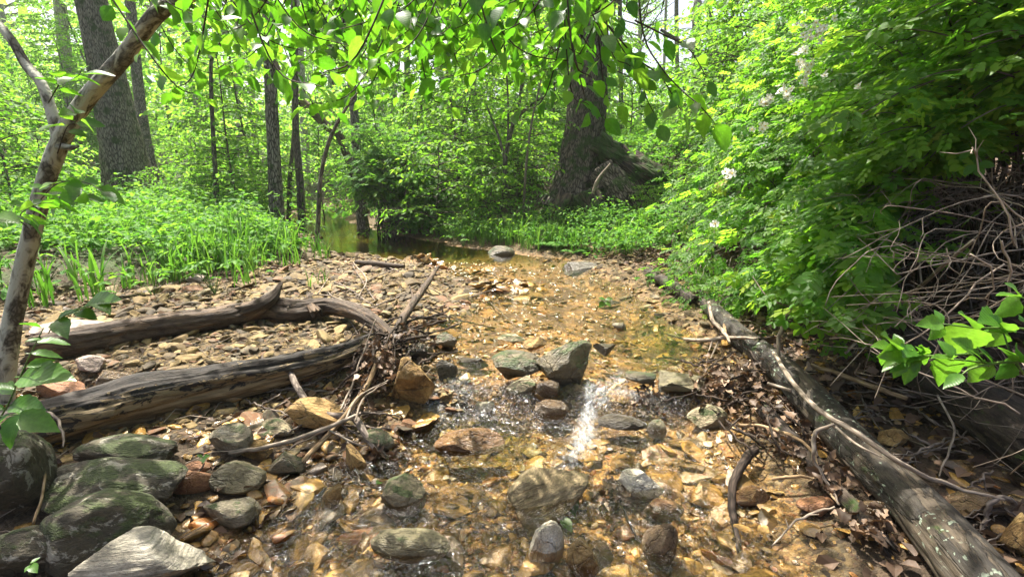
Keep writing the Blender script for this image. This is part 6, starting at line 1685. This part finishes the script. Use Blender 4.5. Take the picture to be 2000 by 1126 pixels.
for k, (px, py, sc, lab) in enumerate([(90, 560, 1.5, 'leafy herb behind the sapling stem'), (220, 590, 1.2, 'leafy herb at the gravel edge below the tall grass'), (300, 580, 1.1, 'leafy herb above the middle of the driftwood log'), (420, 575, 1.1, 'leafy herb above the driftwood horn'), (505, 540, 1.0, 'leafy herb near the right end of the left bank'), (1190, 490, 1.5, 'bright leafy herb below the roots of the great tree'), (1230, 500, 1.2, 'small herb right of the bright leafy herb'), (1290, 470, 1.6, 'leafy herb beside the mossy root ridge'), (1265, 560, 1.0, 'little herb at the end of the short dark log'), (905, 482, 1.3, 'leafy herb at the pool edge'), (1210, 380, 1.6, 'pale leafed herb against the great tree roots')]):
    p = T(px, py); rt = thing('herb', lab, 'herb', p); rt.scale = (sc,) * 3; rt.rotation_euler = (0, 0, rg.uniform(0, 6))
    link('stem', HB[k % 4][0], rt); link('leaves', HB[k % 4][1], rt)
# ferns
def fern(label, px, py, L, n, seed):
    r = np.random.default_rng(seed); p = T(px, py); rt = thing('fern', label, 'fern', p)
    for k in range(n):
        a = r.uniform(2.6, 6.8); d = np.array([math.cos(a), math.sin(a), 0]); s = np.linspace(0, 1, 16); l = L * r.uniform(.7, 1.1)
        C = p + d * (l * .9 * s)[:, None] + np.array([0, 0, 1]) * (l * (.75 * s - .62 * s * s))[:, None]
        b = MB(); tube(b, C, np.linspace(.003, .001, 16), 4, cap=False)
        sd = np.array([-d[1], d[0], 0]); m = 15
        for sg in (-1, 1):
            pl = .30 * l * np.sin(math.pi * (.15 + .83 * s[1:])) ** .9
            scatter(b, (RH[0] * [.7, 1, 1], RH[1]), C[1:], sd * sg + d * .45 + np.array([0, 0, -.2]) + r.normal(0, .08, (m, 3)), np.array([0, 0, 1.0]) + d * .2 + r.normal(0, .1, (m, 3)), pl, r.random(m))
        part('frond', b, M['herb_leaf'], rt, False)
fern('green fern at the water edge left of the great tree', 1080, 482, .42, 9, 1)
fern('smaller fern right of the first fern by the tree roots', 1120, 494, .30, 7, 2)

# dead leaves strewn over the shaded floor
def strew(name, label, pts, mat='litter_leaf', ls=(.04, .085)):
    n = len(pts); mb = MB()
    for j in range(5):
        sub = pts[j::5]; m = len(sub)
        a = rg.uniform(0, 6.28, m)
        scatter(mb, tmpl_leaf(2, .34, .5, .1, .25, .5, .4, .05, j) if j else (O6[0] * [1, 1, 2.2], O6[1]), sub + np.stack([0 * a, 0 * a, rg.uniform(.004, .03, m)], -1), np.stack([np.cos(a), np.sin(a), rg.normal(0, .3, m)], -1), np.array([0, 0, 1.0]) + rvec(m, .4), rg.uniform(*ls, m))
    return tag(link(name, mb.mesh(name, M[mat], smooth=False)), label, kind='stuff')
def rb_(x, y):
    L, R, B, E = edges(y); return (x > np.where(y < 3.4, R + .1 + .3 * rg.random(len(x)), E - .25)) & (x < 1.3 * y + 1.2)
strew('leaf_litter', 'dark brown leaf litter on the shaded right bank', rnd_pts(9000, 1.0, 6, 1.0, 6.5, rb_))
strew('leaf_litter', 'brown leaf litter on the slope left of the great tree', rnd_pts(2600, -3, 4, 7, 13, rightbank), ls=(.05, .10))
def lb_(x, y):
    L, R, B, E = edges(y); return (x < B + .25) & (x > -1.2 * y - .6)
strew('leaf_litter', 'scattered dead leaves at the edge of the left bank', rnd_pts(2200, -6, -1.4, 2.6, 7.5, lb_), ls=(.03, .07))
strew('leaf_litter', 'dead leaves scattered over the dry gravel bar', rnd_pts(500, -3.6, 0, 2.2, 7.4, on_bar), ls=(.03, .07), mat='dead_leaf')
strew('leaf_litter', 'damp dead leaves among the stones below the rotten log', rnd_pts(420, -2.4, -.5, 1.2, 2.6, on_left), ls=(.03, .065))
# twig crumbs on the gravel and shore
mb = MB()
for p in np.concatenate([rnd_pts(160, -3.5, 0, 2.3, 7, on_bar), rnd_pts(160, .9, 3.2, 1.2, 6, rb_), rnd_pts(60, -2.2, -.5, 1.3, 2.5, on_left)]):
    a = rg.uniform(0, 6.28); L = rg.uniform(.06, .25); d = np.array([math.cos(a), math.sin(a), rg.normal(0, .15)])
    tube(mb, np.array([p + [0, 0, .02], p + d * L * .5 + [0, 0, .03] + rg.normal(0, .01, 3), p + d * L + [0, 0, .02]]), [.0025, .002, .0012], 4, cap=False)
tag(link('twig_litter', mb.mesh('twig_litter', M['dead_cane'])), 'fine dry twig litter strewn over gravel and banks', kind='stuff')
